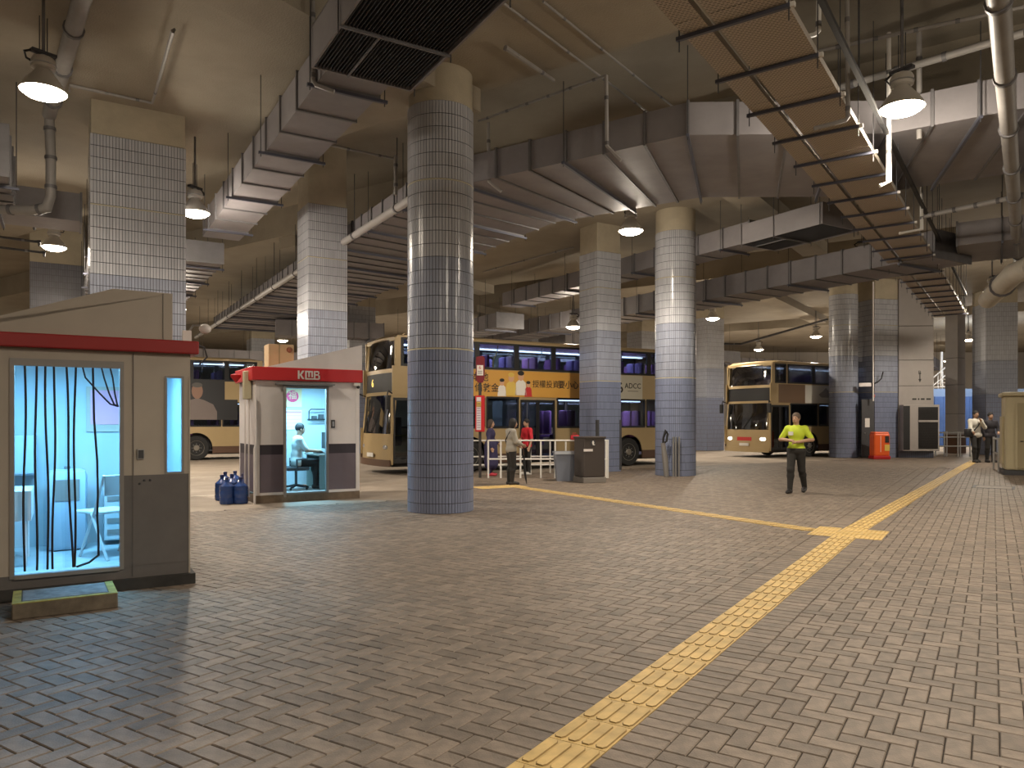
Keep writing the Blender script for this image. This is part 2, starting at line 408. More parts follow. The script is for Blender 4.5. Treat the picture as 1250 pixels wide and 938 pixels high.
def round_column(label, cx, cy, R, zmax=7.0, single=False):
    t = thing('round_column', label, 'column', (cx, cy, 0)); Rb = R-TH; zmax = max(z for z in ROWS_Z if z <= zmax+.001)
    MB().lathe([(Rb, 0), (Rb, zmax)], 64).build('shaft', M_GROUT, t, True)
    MB().lathe([(R-.02, zmax), (R-.02, 8.5)], 48).build('plaster_head', M_PLAS, t, True)
    for z in (2.79, 5.645): MB().lathe([(R-.001, z-.013), (R+.002, z-.011), (R+.002, z+.011), (R-.001, z+.013)], 64).build('stripe', M_OCH, t, True)
    n = round(2*pi*Rb/TILE); base = ring_faces(Rb, n)
    toc = atan2(-cy, -cx) % (2*pi); mid = int(toc/(2*pi)*n)
    pick = None
    if single: pick = lambda fi, tt, r: ((fi-mid+n//2) % n-n//2) in range(-10, 10) and 6 <= r < 21
    clad(t, base, zmax, pick=pick, tile=1.0); return t
def box_column(label, cx, cy, wx, wy, rz, zmax=7.0, rich=True, name='square_column', ztop=8.5):
    """cx, cy: the corner nearest the camera side = local origin (0,0); body spans x 0..wx, y 0..wy"""
    t = thing(name, label, 'column', (cx, cy, 0), rz); zmax = max(z for z in ROWS_Z if z <= zmax+.001)
    MB().box(TH, wx-TH, TH, wy-TH, 0, zmax).build('shaft', M_GROUT, t)
    MB().bbox(.01, wx-.01, .01, wy-.01, zmax, ztop, .02).build('plaster_head', M_PLAS, t)
    for z in (2.79, 5.645):
        if z < zmax: MB().box(.004, wx-.004, .004, wy-.004, z-.012, z+.012).build('stripe', M_OCH, t)
    clad(t, [((0, TH), (1, 0), wx), ((wx-TH, 0), (0, 1), wy), ((wx, wy-TH), (-1, 0), wx), ((TH, wy), (0, -1), wy)], zmax); return t
M_TLf = tilegrid('tile_pale_far', (.45, .46, .495), (.2, .2, .21), .054, .2195)
M_TMf = tilegrid('tile_mid_far', (.30, .325, .40), (.13, .13, .14), .054, .2195)
M_TBf = tilegrid('tile_blue_far', (.195, .225, .325), (.09, .09, .1), .054, .2195)
def far_column(label, px, Y, wx, rz=RA, wy=None, zmax=7.0, top=None):
    p = PY(px, 514, Y); t = thing('square_column', label, 'column', (p.x, p.y, 0), rz); wy = wy or wx
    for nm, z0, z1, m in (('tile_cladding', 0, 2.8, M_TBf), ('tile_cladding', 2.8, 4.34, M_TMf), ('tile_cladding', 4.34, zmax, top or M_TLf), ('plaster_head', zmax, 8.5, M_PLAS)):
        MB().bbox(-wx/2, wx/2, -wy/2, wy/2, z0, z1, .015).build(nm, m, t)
    return t
round_column('thick round tiled column standing beside the small kiosk with the red band', -1.255, 13.15, .578, single=True)
p = PY(824.5, 514, 21.68); round_column('round tiled column behind the dark brown litter bin, poles leaning on its foot', p.x, p.y, .58)
p = PZ(110, 160, 7.0); box_column('wide pale tiled pillar rising behind the kiosk with strip curtain', p.x, p.y, 1.66, 1.6, RA)
p = PZ(376, 246, 7.0); box_column('square tiled pillar behind the peaked roof of the white kiosk', p.x, p.y, 1.0, 1.0, RA)
p = G(729, 577); box_column('square tiled pillar standing behind the grey bin at the queue railing', p.x, p.y, .92, .92, RA, zmax=6.77)
far_column('dark tiled pillar seen just over the sloped roof panel of the curtained kiosk', 70, 26.5, 1.6, top=tilegrid('tile_dark_far', (.16, .16, .19), (.06, .06, .07), .054, .2195))  # upper tiles drawn darker than on the other far pillars
far_column('pale pillar between the square pillar and the bus front', 437, 36, 1.3)
far_column('pillar rising above the bus roof next to a lit lamp, first from the round column', 618, 44, 1.2)
far_column('pillar rising above the bus roof nearest the queue pillar', 641, 47, 1.3)
far_column('far pillar between queue pillar and slim round column', 785, 46, 1.4)
far_column('pale pillar between the slim round column and the moving bus', 863, 40, 1.25)
far_column('far pale pillar showing left of the white kiosk above a parked bus', 318, 50, 1.5)
# ================================================================ air ducts
def rod(parent, p, z0, z1, r=.008, name='hanger_rod', m=None):
    return MB().tube([(p[0], p[1], z0), (p[0], p[1], z1)], r, 5).build(name, m or M_DARK, parent)
def duct(label, near, w, side, z0, z1, pitch=.67, hang=3, name='air_duct', drop=.05, ceil_z=7.6, holes=True):
    """near: plan points of one bottom edge; the body lies w to the given side (+1 = left of travel)"""
    near = [Vector((p[0], p[1])) for p in near]; far = []
    t = thing(name, label, 'duct', (near[0].x, near[0].y, z0)); O = near[0]
    for i, p in enumerate(near):
        ds = []
        if i > 0: ds.append((p-near[i-1]).normalized())
        if i < len(near)-1: ds.append((near[i+1]-p).normalized())
        ns = [Vector((-d.y, d.x))*side for d in ds]; n = sum(ns, Vector((0, 0)))/len(ns); n = n.normalized()
        far.append(p+n*(w/max(.4, n.dot(ns[0]))))
    q = 0
    for i in range(len(near)-1):
        L = max((near[i+1]-near[i]).length, (far[i+1]-far[i]).length if len(near) > 2 else 0); k = max(1, round(L/pitch))
        for j in range(k):
            t0, t1 = j/k, (j+1)/k
            N0, N1 = near[i].lerp(near[i+1], t0)-O, near[i].lerp(near[i+1], t1)-O
            F0, F1 = far[i].lerp(far[i+1], t0)-O, far[i].lerp(far[i+1], t1)-O
            poly = [N0, N1, F1, F0]
            MB().prism(poly if side > 0 else poly[::-1], 0, z1-z0).build('duct_section', M_GALV, t)
            d = (N1-N0).normalized()*.022 if (N1-N0).length > .02 else (F1-F0).normalized()*.022; e = (F0-N0).normalized()*.03
            rb = [N0-d-e, N0+d-e, F0+d+e, F0-d+e]
            MB().prism(rb if side > 0 else rb[::-1], -.028, z1-z0+.028).build('flange', M_GALVD, t)
            if hang and q % hang == 1:
                c = e.normalized(); dd = d.normalized()*.024
                sb = [N0-dd*1-c*.14, N0+dd-c*.14, F0+dd+c*.14, F0-dd+c*.14]
                MB().prism(sb if side > 0 else sb[::-1], -.075, -.03).build('support_strut', M_STRUT, t)
                for e_ in (N0-c*.10, F0+c*.10): rod(t, e_, -.12, ceil_z-z0)
            q += 1
    return t
zb = 6.2
nA = PZ(499, 237, zb); kink = Vector((-1.55, 15.05)); bend = Vector((2.85, 12.10)); bend2 = Vector((6.05, 12.05))
farL = kink+a1v*26
MB_near = [farL, kink, bend, bend2, bend2+b2*7.5]
duct('very wide flat galvanised duct that turns twice across the hall behind the thick round column', MB_near, 3.4, 1, zb, zb+.53, .72, 3)
def hood(parent, w, l, z0, z1):                                # downward intake with a black grille; local x across, y along
    MB().box(-w/2, w/2, 0, .03, z0, z1).box(-w/2, w/2, l-.03, l, z0, z1).box(-w/2, -w/2+.03, .03, l-.03, z0, z1).box(w/2-.03, w/2, .03, l-.03, z0, z1).box(-w/2, w/2, 0, l, z1-.02, z1).build('hood', M_GALV, parent)
    MB().box(-w/2+.03, w/2-.03, .03, l-.03, z0+.06, z0+.07).build('grille_back', M_BLACK, parent)
    n = int((w-.1)/.045)
    sl = MB().box(-.004, .004, .03, l-.03, 0, .045).mesh('grille_bar', M_DARK)
    for i in range(n): put('grille_bar', sl, parent, (-w/2+.05+i*.045, 0, z0+.006))
    MB().box(-w/2, w/2, l*.55, l*.55+.04, z0-.02, z0+.02).build('cross_bar', M_GALVD, parent)
    MB().box(-w*.16, -w*.16+.025, l*.55, l, z0-.012, z0+.01).build('cross_bar', M_GALVD, parent)
    for sx in (-1, 1):
        for yy in (.06, l*.56, l-.06): MB().tube([(sx*(w/2+.02), yy, z0-.08), (sx*(w/2+.02), yy, z1+1.2)], .009, 5).build('hanger_rod', M_DARK, parent)
# duct with the big black grille above the centre left
le = PZ(364, 132, 6.3); le2 = Vector((le.x, le.y)); s0 = le2-a1v*2.0
d1 = duct('narrow galvanised duct with a large black grille at its end, above the white kiosk', [s0, s0+a1v*11.2], .9, -1, 6.3, 6.85, 1.05, 3)
hd = bpy.data.objects.new('intake_hood', None); COL.objects.link(hd); hd.parent = d1
c = a2v*.45-a1v*2.35; hd.location = (c.x, c.y, 0); hd.rotation_euler = (0, 0, RA)
hood(hd, 1.42, 2.75, -.10, .42)
# the same kind of duct over the far bus lanes
h0 = PZ(1004, 273, 6.2); h0v = Vector((h0.x, h0.y)); s0 = h0v+a2v*.25+a1v*2.4
d6 = duct('narrow galvanised duct with a black grille hood, above the slim round column', [s0, s0+a1v*13], .9, -1, 6.3, 6.85, .95, 4)
hd = bpy.data.objects.new('intake_hood', None); COL.objects.link(hd); hd.parent = d6
c = a2v*.45-a1v*2.4; hd.location = (c.x, c.y, 0); hd.rotation_euler = (0, 0, RA)
hood(hd, 1.4, 2.5, -.10, .42)
s0 = Vector(PZ(1042, 332, 5.6)[:2])-a1v*2.2
duct('deep boxy duct passing under the grille duct towards the blue pillar group', [s0, s0+a1v*28], 1.6, -1, 5.6, 6.25, .85, 4)
s0 = Vector(PZ(315, 277, 5.75)[:2])+a1v*4.2
duct('very wide ribbed duct running away beneath the narrow duct, behind the pale pillar', [s0, s0+a1v*30], 3.0, 1, 5.72, 6.22, .62, 4)
p = PZ(1186, 298, 5.8); s0 = Vector(p[:2])
duct('broad duct hanging below the far end of the wide duct, beside the cable tray', [s0-b2*.3, s0+b2*7], 2.4, 1, 5.8, 6.35, .95, 3)
p = PZ(112, 272, 5.9); s0 = Vector(p[:2])
duct('duct crossing behind the pale pillar, the lamp in front hanging below it', [s0-a2v*.2, s0-a2v*9], 1.1, -1, 5.9, 6.5, 1.6, 2)
s0 = Vector(PZ(9, 168, 6.4)[:2])
duct('ribbed duct at the picture edge beside the downpipe', [s0, s0+a1v*2.4], 1.4, 1, 5.75, 6.6, .62, 4)
s0 = Vector(PZ(856, 372, 5.9)[:2])
duct('far duct under the soffit above the moving bus', [s0+a2v*1.5+a1v*11, s0+a2v*7+a1v*14], 1.5, 1, 5.6, 6.2, .9, 3)
s0 = Vector(PZ(706, 372, 6.0)[:2])
duct('low far duct between the queue pillar and the bus roof', [s0+a1v*4, s0+a1v*17], 1.3, 1, 5.5, 6.1, .8, 4)
s0 = Vector(PZ(499, 395, 5.8)[:2])
duct('far duct over the front of the parked bus', [s0+a2v*.2+a1v*4, s0-a2v*4.5+a1v*5], 1.2, 1, 5.4, 6.1, .7, 4)

# far services that fill the background under the soffits
for lab, x, y, dv, ln, wd, z0 in (('far ribbed duct crossing behind the moving bus roof', 14, 46, A1, 16, 1.4, 5.2), ('far duct beyond the moving bus, parallel to the wall', 4, 50, A2, 26, 1.6, 5.9),
        ('far duct beyond the parked buses on the kiosk side', -22, 44, A2, 18, 1.5, 5.4), ('far narrow duct above the blue hoarding', 24, 44, B1, 14, 1.0, 5.3), ('distant duct running towards the back wall behind the queue pillar', 4, 42, A1, 16, 1.2, 5.1)):
    duct(lab, [Vector((x, y)), Vector((x, y))+Vector((dv.x, dv.y))*ln], wd, 1, z0, z0+.6, .9, 3)
# ================================================================ cable tray on struts
tz = 5.6
tr0 = Vector(PZ(1042.6, 150, tz)[:2])                            # right edge of the tray
cable_tray = thing('cable_tray', 'long perforated steel cable tray on blue-grey struts over the tactile strip', 'cable tray', (tr0.x, tr0.y, tz), RB)
def perf(name, base, hole):
    m = bpy.data.materials.new(name); m.use_nodes = True; nt = m.node_tree; N = nt.nodes; L = nt.links; b = N['Principled BSDF']
    b.inputs['Roughness'].default_value = .5; b.inputs['Metallic'].default_value = .05
    tc = N.new('ShaderNodeTexCoord'); br = N.new('ShaderNodeTexBrick'); br.inputs['Scale'].default_value = 1
    br.inputs['Brick Width'].default_value = .055; br.inputs['Row Height'].default_value = .034; br.inputs['Mortar Size'].default_value = .0115
    br.inputs['Mortar Smooth'].default_value = .2
    br.inputs['Color1'].default_value = (*hole, 1); br.inputs['Color2'].default_value = (*hole, 1); br.inputs['Mortar'].default_value = (*base, 1)
    L.new(tc.outputs['Object'], br.inputs['Vector']); L.new(br.outputs['Color'], b.inputs['Base Color']); return m
M_PERF = perf('perforated_steel', (.50, .43, .35), (.13, .11, .09))
y0, y1 = -8.5, 22.5
segs = int((y1-y0)/2.42)+1
for i in range(segs):
    a, b_ = y0+i*2.42, min(y1, y0+(i+1)*2.42-.012)
    for nm, xa, xb in (('wide_tray', -.70, 0.0), ('narrow_tray', -1.06, -.78)):
        MB().box(xa, xb, a, b_, .045, .049).build(nm+'_bed', M_PERF, cable_tray)
        MB().box(xa, xa+.004, a, b_, .049, .125).box(xb-.004, xb, a, b_, .049, .125).build(nm+'_flange', M_TRAY, cable_tray)
st = MB().box(-1.14, .03, -.021, .021, 0, .041).mesh('strut', M_STRUT); cap = MB().box(.03, .075, -.023, .023, -.002, .043).mesh('strut_end_cap', M_WHITE)
hr = MB().tube([(0, 0, -.12), (0, 0, 2.0)], .007, 5).mesh('hanger_rod', M_DARK)
y = y0+.25
while y < y1:
    put('strut', st, cable_tray, (0, y, 0)); put('strut_end_cap', cap, cable_tray, (0, y, 0))
    for x in (-1.11, .015): put('hanger_rod', hr, cable_tray, (x, y, 0))
    y += 1.21
def thinobj(name, label, cat, mb, m, smooth=True, group=None): return tag(mb.build(name, m, None, smooth), label, cat, group)
cb = thing('power_cables', 'black cable bundle lying in the slot of the perforated cable tray', 'cable', (tr0.x, tr0.y, tz), RB)
for i in range(3): MB().tube([(-.60+.14*i, y0+k*3.1, .075+.004*((k+i) % 2)) for k in range(11)], .022, 6).build('cable', M_BLACK, cb, True)
MB().tube([(-.14, y0+k*3.1, .07) for k in range(11)], .016, 6).build('cable', mat('cable_brown', (.12, .08, .05), .6), cb, True)
MB().box(.12, .18, y0, y1-3, .36, .42).build('trunking', M_BLACK, cb)
for k in range(8): MB().tube([(.15, y0+1+k*3.5, .42), (.15, y0+1+k*3.5, 2.0)], .007, 5).build('hanger_rod', M_DARK, cb)

# ================================================================ pipes and conduits
def pipe(label, pts, r, m=None, n=10, clips=0, cat='pipe', name='pipe', rods=0):
    p0 = Vector(pts[0]); t = thing(name, label, cat, p0)
    MB().tube([Vector(p)-p0 for p in pts], r, n).build('pipe_run', m or M_PIPE, t, True)
    L = [(Vector(a), Vector(b)) for a, b in zip(pts, pts[1:])]; tot = sum((b-a).length for a, b in L)
    for k in range(clips):
        s = tot*(k+.5)/clips
        for a, b in L:
            if s <= (b-a).length:
                d = (b-a).normalized(); c = a+d*s-p0
                MB().tube([c-d*.03, c+d*.03], r*1.22, n).build('clip', M_GALVD, t, True)
                if rods and abs(d.z) < .5: MB().tube([c, (c.x, c.y, 7.6-p0.z)], .01, 5).build('hanger_rod', M_DARK, t)
                break
            s -= (b-a).length
    return t
p0, p1 = PZ(499, 237, 6.08), PZ(240, 410, 6.08)
nv = Vector((-.12, -.05, 0))
pipe('pale grey main pipe running the length of the wide duct behind the square pillar', [Vector((-1.75, 14.75, 6.1)), Vector((-1.75, 14.75, 6.1))+A1*30], .085, mat('pipe_pale', (.40, .385, .375), .45), 12, 11, rods=1)
pipe('thick brown-grey drain pipe on the soffit above the near lamp', [PZ(118, -60, 7.3), PZ(97, 10, 7.3), PZ(72, 100, 7.3), PZ(60, 140, 7.3)], .12, M_PIPE, 12, 4)
q = PZ(60, 140, 7.3); q2 = Vector((q.x, q.y, 5.9)); Yq = q.y
pipe('downpipe with bolted couplings ending in an elbow beside the wide pale pillar', [q, PY(62, 190, Yq), PY(62, 240, Yq), PY(57, 254, Yq), PY(40, 257, Yq), PY(-40, 254, Yq)], .085, M_PIPE, 12, 6)
pipe('thick pipe passing overhead at the picture edge above the cream booth', [PZ(1212, -60, 5.9), PZ(1221, 20, 5.9), PZ(1238, 245, 5.9), PZ(1243, 320, 5.9)], .11, M_PIPE, 12, 8, rods=1)
e = PZ(1243, 335, 5.3)
pipe('fat cream insulated pipe with an elbow above the cream booth', [PZ(1206, 366, 5.2), PZ(1238, 334, 5.2), PZ(1262, 325, 5.2)], .26, mat('lagging', (.62, .57, .48), .6, noise=(2, .1)), 14, 1)
pipe('thin conduit on the soffit crossing above the head of the wide pale pillar', [PZ(85, 112, 7.45), PZ(85, 104, 7.5), PZ(186, 126, 7.5)], .022, M_PIPE, 6, 3)
pipe('thin conduit rising across the soffit beside the pale pillar to a ceiling box', [PZ(186, 126, 7.46), PZ(211, 38, 7.46), PZ(213, 36, 7.52)], .022, M_PIPE, 6, 3)
for (a, b_, lab) in (((612, 2), (792, 138), 'thin conduit on the soffit, the one closer to the black grille'), ((663, 2), (822, 131), 'straight thin conduit on the soffit, the one closer to the cable tray')):
    pipe(lab, [PZ(a[0], a[1], 7.56), PZ(b_[0], b_[1], 7.56)], .02, M_PIPE, 6, 4)
pipe('short stub conduit on the soffit behind the round column head', [PZ(616, 62, 7.45), PZ(617, 58, 7.5), PZ(676, 98, 7.5)], .03, M_PIPE, 6, 2)
pipe('slim conduit clipped along the edge of the lit soffit', [PZ(584, 148, 7.45), PZ(740, 92, 7.45)], .022, M_PIPE, 6, 6)
p = PZ(740, 92, 7.3); pipe('pale conduit dropping to the wide duct between pillars', [p, PY(741, 178, p.y), PY(758, 196, p.y)], .03, mat('pipe_pale', (.4, .4, .4)), 8, 2)
p = PZ(596, 150, 7.3); pipe('pale conduit dropping beside the thick round column', [p, PY(597, 222, p.y), PY(612, 234, p.y)], .03, mat('pipe_pale', (.4, .4, .4)), 8, 2)
p = PY(1000, 0, 8.4); pipe('white conduit bending under the cable tray near the picture top', [PY(1000, -30, 8.4), PY(999, 38, 8.4), PY(995, 42, 8.4), PY(951, 55, 8.4)], .028, M_WHITE, 8, 1)
pipe('grey conduit bending under the cable tray beside the lamp', [PY(1034, -30, 9.6), PY(1035, 143, 9.6), PY(1032, 147, 9.6), PY(994, 157, 9.6)], .028, M_PIPE, 8, 2)
pipe('white conduit dropping past the lamp to the tray edge', [PY(1085, 40, 11.5), PY(1085, 222, 11.5), PY(1074, 227, 11.5)], .032, M_WHITE, 8, 2)
pipe('twin pale pipe hanging just behind the lamp over the tray', [PY(1122, 40, 11.9), PY(1122, 170, 11.9)], .04, M_PIPE, 8, 2)
pipe('white conduit falling beside the tray below the wide duct', [PY(1125, 225, 15.5), PY(1125, 280, 15.5), PY(1098, 285, 15.5)], .03, M_WHITE, 8, 1)
pipe('long grey sprinkler pipe along the soffit above the lamp by the tray', [PZ(1015, 110, 7.2), PZ(1250, 40, 7.2)], .06, M_PIPE, 10, 4)
pipe('second sprinkler pipe above the lamp by the tray, closer to the slab', [PZ(1000, 62, 7.45), PZ(1250, 8, 7.45)], .03, M_PIPE, 8, 5)
pipe('pale trunking pipe below the broad duct by the cream booth', [PZ(1128, 264, 5.95), PZ(1262, 236, 5.95)], .05, mat('pipe_pale', (.4, .4, .4)), 8, 5)
pipe('conduit under the soffit between square pillar and thick round column', [PZ(405, 178, 7.4), PZ(482, 194, 7.4)], .025, M_PIPE, 6, 2)
p = PZ(483, 190, 7.2); pipe('vertical conduit falling behind the thick round column', [p, PY(483, 238, p.y)], .04, M_PIPE, 8, 2)
p = PZ(382, -30, 6.9); pipe('bent conduit beside the black grille of the narrow duct', [PY(382, -18, 10.3), PY(382, 98, 10.3), PY(386, 104, 10.3), PY(408, 112, 10.3)], .03, M_PIPE, 8, 2)
pipe('conduit loop on the wall soffit above the moving bus', [PZ(850, 420, 6.2), PZ(905, 420, 6.2), PZ(1010, 390, 6.2)], .05, M_DARK, 6, 3)
pipe('conduit branching over the far soffit behind the queue pillar', [PZ(590, 332, 7.4), PZ(655, 314, 7.4), PZ(700, 302, 7.4)], .03, M_PIPE, 6, 3)
pipe('thin pipe under the soffit above the bus roof', [PZ(640, 372, 7.0), PZ(706, 352, 7.0), PZ(800, 330, 7.0)], .04, M_PIPE, 6, 3)
for k, (yy, lab) in enumerate(((272, 'upper'), (292, 'middle'), (305, 'lower'))):
    pipe('bent pipe bracket under the duct beside the dark pillar, '+lab+' of three', [PZ(-10, yy-4, 6.0), PZ(36+6*k, yy+3, 6.0), PZ(42+6*k, yy+3, 6.0), PZ(42+6*k, yy+8, 5.95)], .03, M_DARK, 6, 1)

# ================================================================ high bay lamps
M_DOME = mat('lamp_dome', (.55, .52, .47), .4, metal=.2)
def lamp_proto():
    t = thing('high_bay_lamp', '', 'lamp')
    MB().lathe([(.10, .30), (.125, .26), (.17, .20), (.225, .13), (.27, .06), (.30, 0), (.295, -.005), (.25, .07), (.16, .18), (.10, .27)], 28).build('reflector', M_DOME, t, True)
    MB().lathe([(.02, -.105), (.12, -.095), (.22, -.06), (.275, -.02), (.292, .002), (.28, .012), (.02, .014)], 28).build('lens', M_LENS, t, True)
    h = MB().lathe([(.11, .30), (.15, .32), (.155, .42), (.13, .47), (.06, .48)], 20).build('ballast_housing', M_DOME, t, True)
    MB().lathe([(.158, .36), (.165, .365), (.165, .375), (.158, .38)], 20).build('band', M_STEEL, h, True)
    MB().box(-.16, .16, -.05, .05, .52, .56).build('mount_plate', M_DARK, t)
    MB().tube([(0, 0, .47), (0, 0, .53)], .035, 8).build('neck', M_STEEL, t)
    MB().tube([(-.05, 0, .56), (-.05, 0, 1.05)], .007, 5).build('chain', M_DARK, t); MB().tube([(.05, 0, .56), (.05, 0, 1.05)], .007, 5).build('chain', M_DARK, t)
    MB().tube([(0, 0, .56), (0, 0, 1.35)], .022, 6).build('stem', M_GALVD, t)
    MB().tube([(0, .12, .40), (-.2, .05, .42), (-.24, 0, .48), (-.12, 0, .55)], .014, 6).build('flex', M_BLACK, t, True)
    return t
LP = lamp_proto()
lamp_light = bpy.data.lights.new('high_bay_light', 'POINT'); lamp_light.energy = LAMP_W; lamp_light.color = LAMP_COL; lamp_light.shadow_soft_size = .16
lamp_light.energy = LAMP_W*.27
lamp_down = bpy.data.lights.new('high_bay_beam', 'SPOT'); lamp_down.energy = LAMP_W*1.0; lamp_down.color = LAMP_COL; lamp_down.shadow_soft_size = .16; lamp_down.spot_size = radians(168); lamp_down.spot_blend = .5   # what the reflector throws downward
LAMPS = [((53, 112), 'glowing dome lamp beside the brown-grey drain pipe, above the curtained kiosk'),
         ((238, 260), 'glowing dome lamp between the wide pale pillar and the narrow duct'),
         ((66, 302), 'glowing dome lamp hanging in front of the dark pillar, below a duct'),
         ((770, 282), 'glowing dome lamp under the edge of the wide duct, beside the slim round column'),
         ((1101, 132), 'glowing dome lamp hanging beside the cable tray in front of the wide duct'),
         ((1054, 318), 'glowing dome lamp hanging below the grille hood beside the cable tray'),
         ((1211, 356), 'glowing dome lamp beside the fat cream pipe elbow'),
         ((870, 389), 'glowing lamp under the far soffit just beside the slim round column'),
         ((996, 411), 'glowing lamp above the roof of the moving bus, near the blue pillar group'),
         ((926, 427), 'small glowing lamp just over the front of the moving bus'),
         ((585, 407), 'glowing lamp above the bus roof, touching the thick round column in view'),
         ((345, 416), 'small glowing lamp above the cardboard carton on the kiosk roof'),
         ((1182, 415), 'glowing lamp between the blue pillar group and the banded tiled pillar'),
         ((1157, 441), 'tiny far lamp over the white staircase')]
lz = 6.2; first = True
def add_lamp(x, y, z, label, light=True):
    global first
    o = LP if first else copy_tree(LP); first = False
    o.location = (x, y, z); o['label'] = label; o['group'] = 'high bay lamps under the ceiling'; o.rotation_euler = (0, 0, random.uniform(0, 6))
    v_ = x*B1.x+y*B1.y
    top = 8.55 if (11 < v_ < 15.9 or 27 < v_ < 31 or 46 < v_ < 50) else 7.62
    if top-z > 1.36: MB().tube([(0, 0, 1.3), (0, 0, top-z)], .022, 6).build('stem_extension', M_GALVD, o)
    if light:
        l = bpy.data.objects.new('lamp_glow', lamp_light); COL.objects.link(l); l.parent = o; l.location = (0, 0, -.22)
        l = bpy.data.objects.new('lamp_beam', lamp_down); COL.objects.link(l); l.parent = o; l.location = (0, 0, -.22)
for (px, py), lab in LAMPS:
    zz = {1101: 6.0, 238: 6.0}.get(px, lz); p = PZ(px, py, zz); add_lamp(p.x, p.y, zz, lab)
OFF = 'glowing dome lamp behind the viewer, outside the picture'
for x, y, zz, lab in ((4.5, 1.5, 6.2, OFF), (1.5, -8.5, 6.2, OFF), (13.0, 5.0, 6.2, OFF), (20.5, 13.0, 6.2, 'glowing dome lamp beyond the picture edge past the cream booth'), (-18, 12, 5.2, 'glowing dome lamp beyond the picture edge past the curtained kiosk'),
        (-16, 33, 5.0, 'far dome lamp above the bus with the portrait advert'), (2.5, 30.5, 5.4, 'dome lamp above the middle of the bus with the orange advert'), (26, 22, 5.6, 'dome lamp beyond the picture edge behind the cream booth'),
        (-25, 46, 5, 'added far dome lamp near the back wall on the kiosk side, outermost'), (-13, 50, 5, 'added far dome lamp near the back wall behind the bus with the portrait'), (0, 54, 5, 'added far dome lamp near the back wall behind the bus with the orange advert'),  # far lamps from here on are added to brighten the far hall
        (12, 52, 5, 'added far dome lamp near the back wall behind the slim round column'), (24, 50, 5, 'added far dome lamp near the back wall behind the arriving bus'), (36, 46, 5, 'added far dome lamp near the back wall behind the banded pillar'),
        (-30, 27, 5, 'added far dome lamp by the side wall beyond the curtained kiosk'), (38, 30, 5, 'added far dome lamp by the side wall beyond the cream booth'), (-3, 43, 5, 'added far dome lamp between the two parked buses'), (-10.9, 24.3, 5.2, 'added dome lamp, unseen behind the wide pale pillar')):  # last one added out of sight to light the duct undersides
    add_lamp(x, y, zz, lab)
# ================================================================ double-deck buses
M_GOLD = mat('champagne_gold', (.44, .33, .175), .32, metal=.25, coat=.3, noise=(.8, .05))
M_BROWN = mat('bus_brown', (.10, .055, .035), .4)
M_GLASSD = glass('bus_glass', (.55, .62, .68), .15)
M_GLASSF = glass('bus_front_glass', (.26, .29, .31), 1.0)
M_TYRE = mat('tyre', (.018, .018, .018), .85)
M_RIM = mat('wheel_rim', (.22, .20, .17), .5, metal=.5)
M_SEAT = mat('bus_seat_purple', (.22, .09, .27), .8)
M_SEATB = mat('bus_seat_blue', (.13, .10, .26), .8)
M_TUBE = mat('bus_tube_light', (.8, .9, 1), .4, emit=(.72, .80, 1.0), es=4.5)
M_ORANGE = mat('advert_orange', (.62, .33, .065), .45)
M_CREAM = mat('advert_cream', (.55, .52, .42), .45)
M_INT = mat('bus_interior', (.30, .29, .36), .7)
M_POLEY = mat('grab_pole', (.55, .45, .05), .4)
M_HEAD = mat('head_lamp', (1, 1, .95), .3, emit=(1, .96, .85), es=9)
M_HEADOFF = mat('head_lamp_off', (.5, .5, .5), .15, metal=.6)
M_HAIR = mat('hair_black', (.014, .012, .012), .7)
def arch_poly(x0, x1, z0, z1, cx, r, zc):
    pts = [(x0, z0)]
    if cx is not None:
        dx = sqrt(max(0, r*r-(zc-z0)**2)); a0 = atan2(z0-zc, -dx); n = 12
        aa = pi-math.asin((z0-zc)/r); bb = math.asin((z0-zc)/r)
        pts += [(cx+r*cos(aa+(bb-aa)*i/n), zc+r*sin(aa+(bb-aa)*i/n)) for i in range(n+1)]
    pts += [(x1, z0), (x1, z1), (x0, z1)]; return pts
def wheel(parent, x, y, side, r=.49):
    e = bpy.data.objects.new('wheel', None); COL.objects.link(e); e.parent = parent; e.location = (x, y, r)
    s = side                                                     # outward is -y when side = -1
    MB().lathe([(.29, 0), (.36, s*.015), (.46, s*.01), (r, -s*.03), (r, -s*.23), (.45, -s*.27), (.29, -s*.25)], 28, axis='y').build('tyre', M_TYRE, e, True)
    MB().lathe([(.02, s*.03), (.10, s*.03), (.13, -s*.01), (.20, -s*.05), (.26, -s*.02), (.30, s*.008), (.30, -s*.05), (.05, -s*.09)], 24, axis='y').build('rim', M_RIM, e, True)
    for k in range(8): MB().lathe([(.014, s*.012), (.014, -s*.02)], 6, (cos(k*pi/4)*.165, 0, sin(k*pi/4)*.165), 'y').build('wheel_nut', M_STEEL, e)
    return e
def seat(parent, x, y, z, m):
    e = bpy.data.objects.new('seat', None); COL.objects.link(e); e.parent = parent; e.location = (x, y, z)
    return e
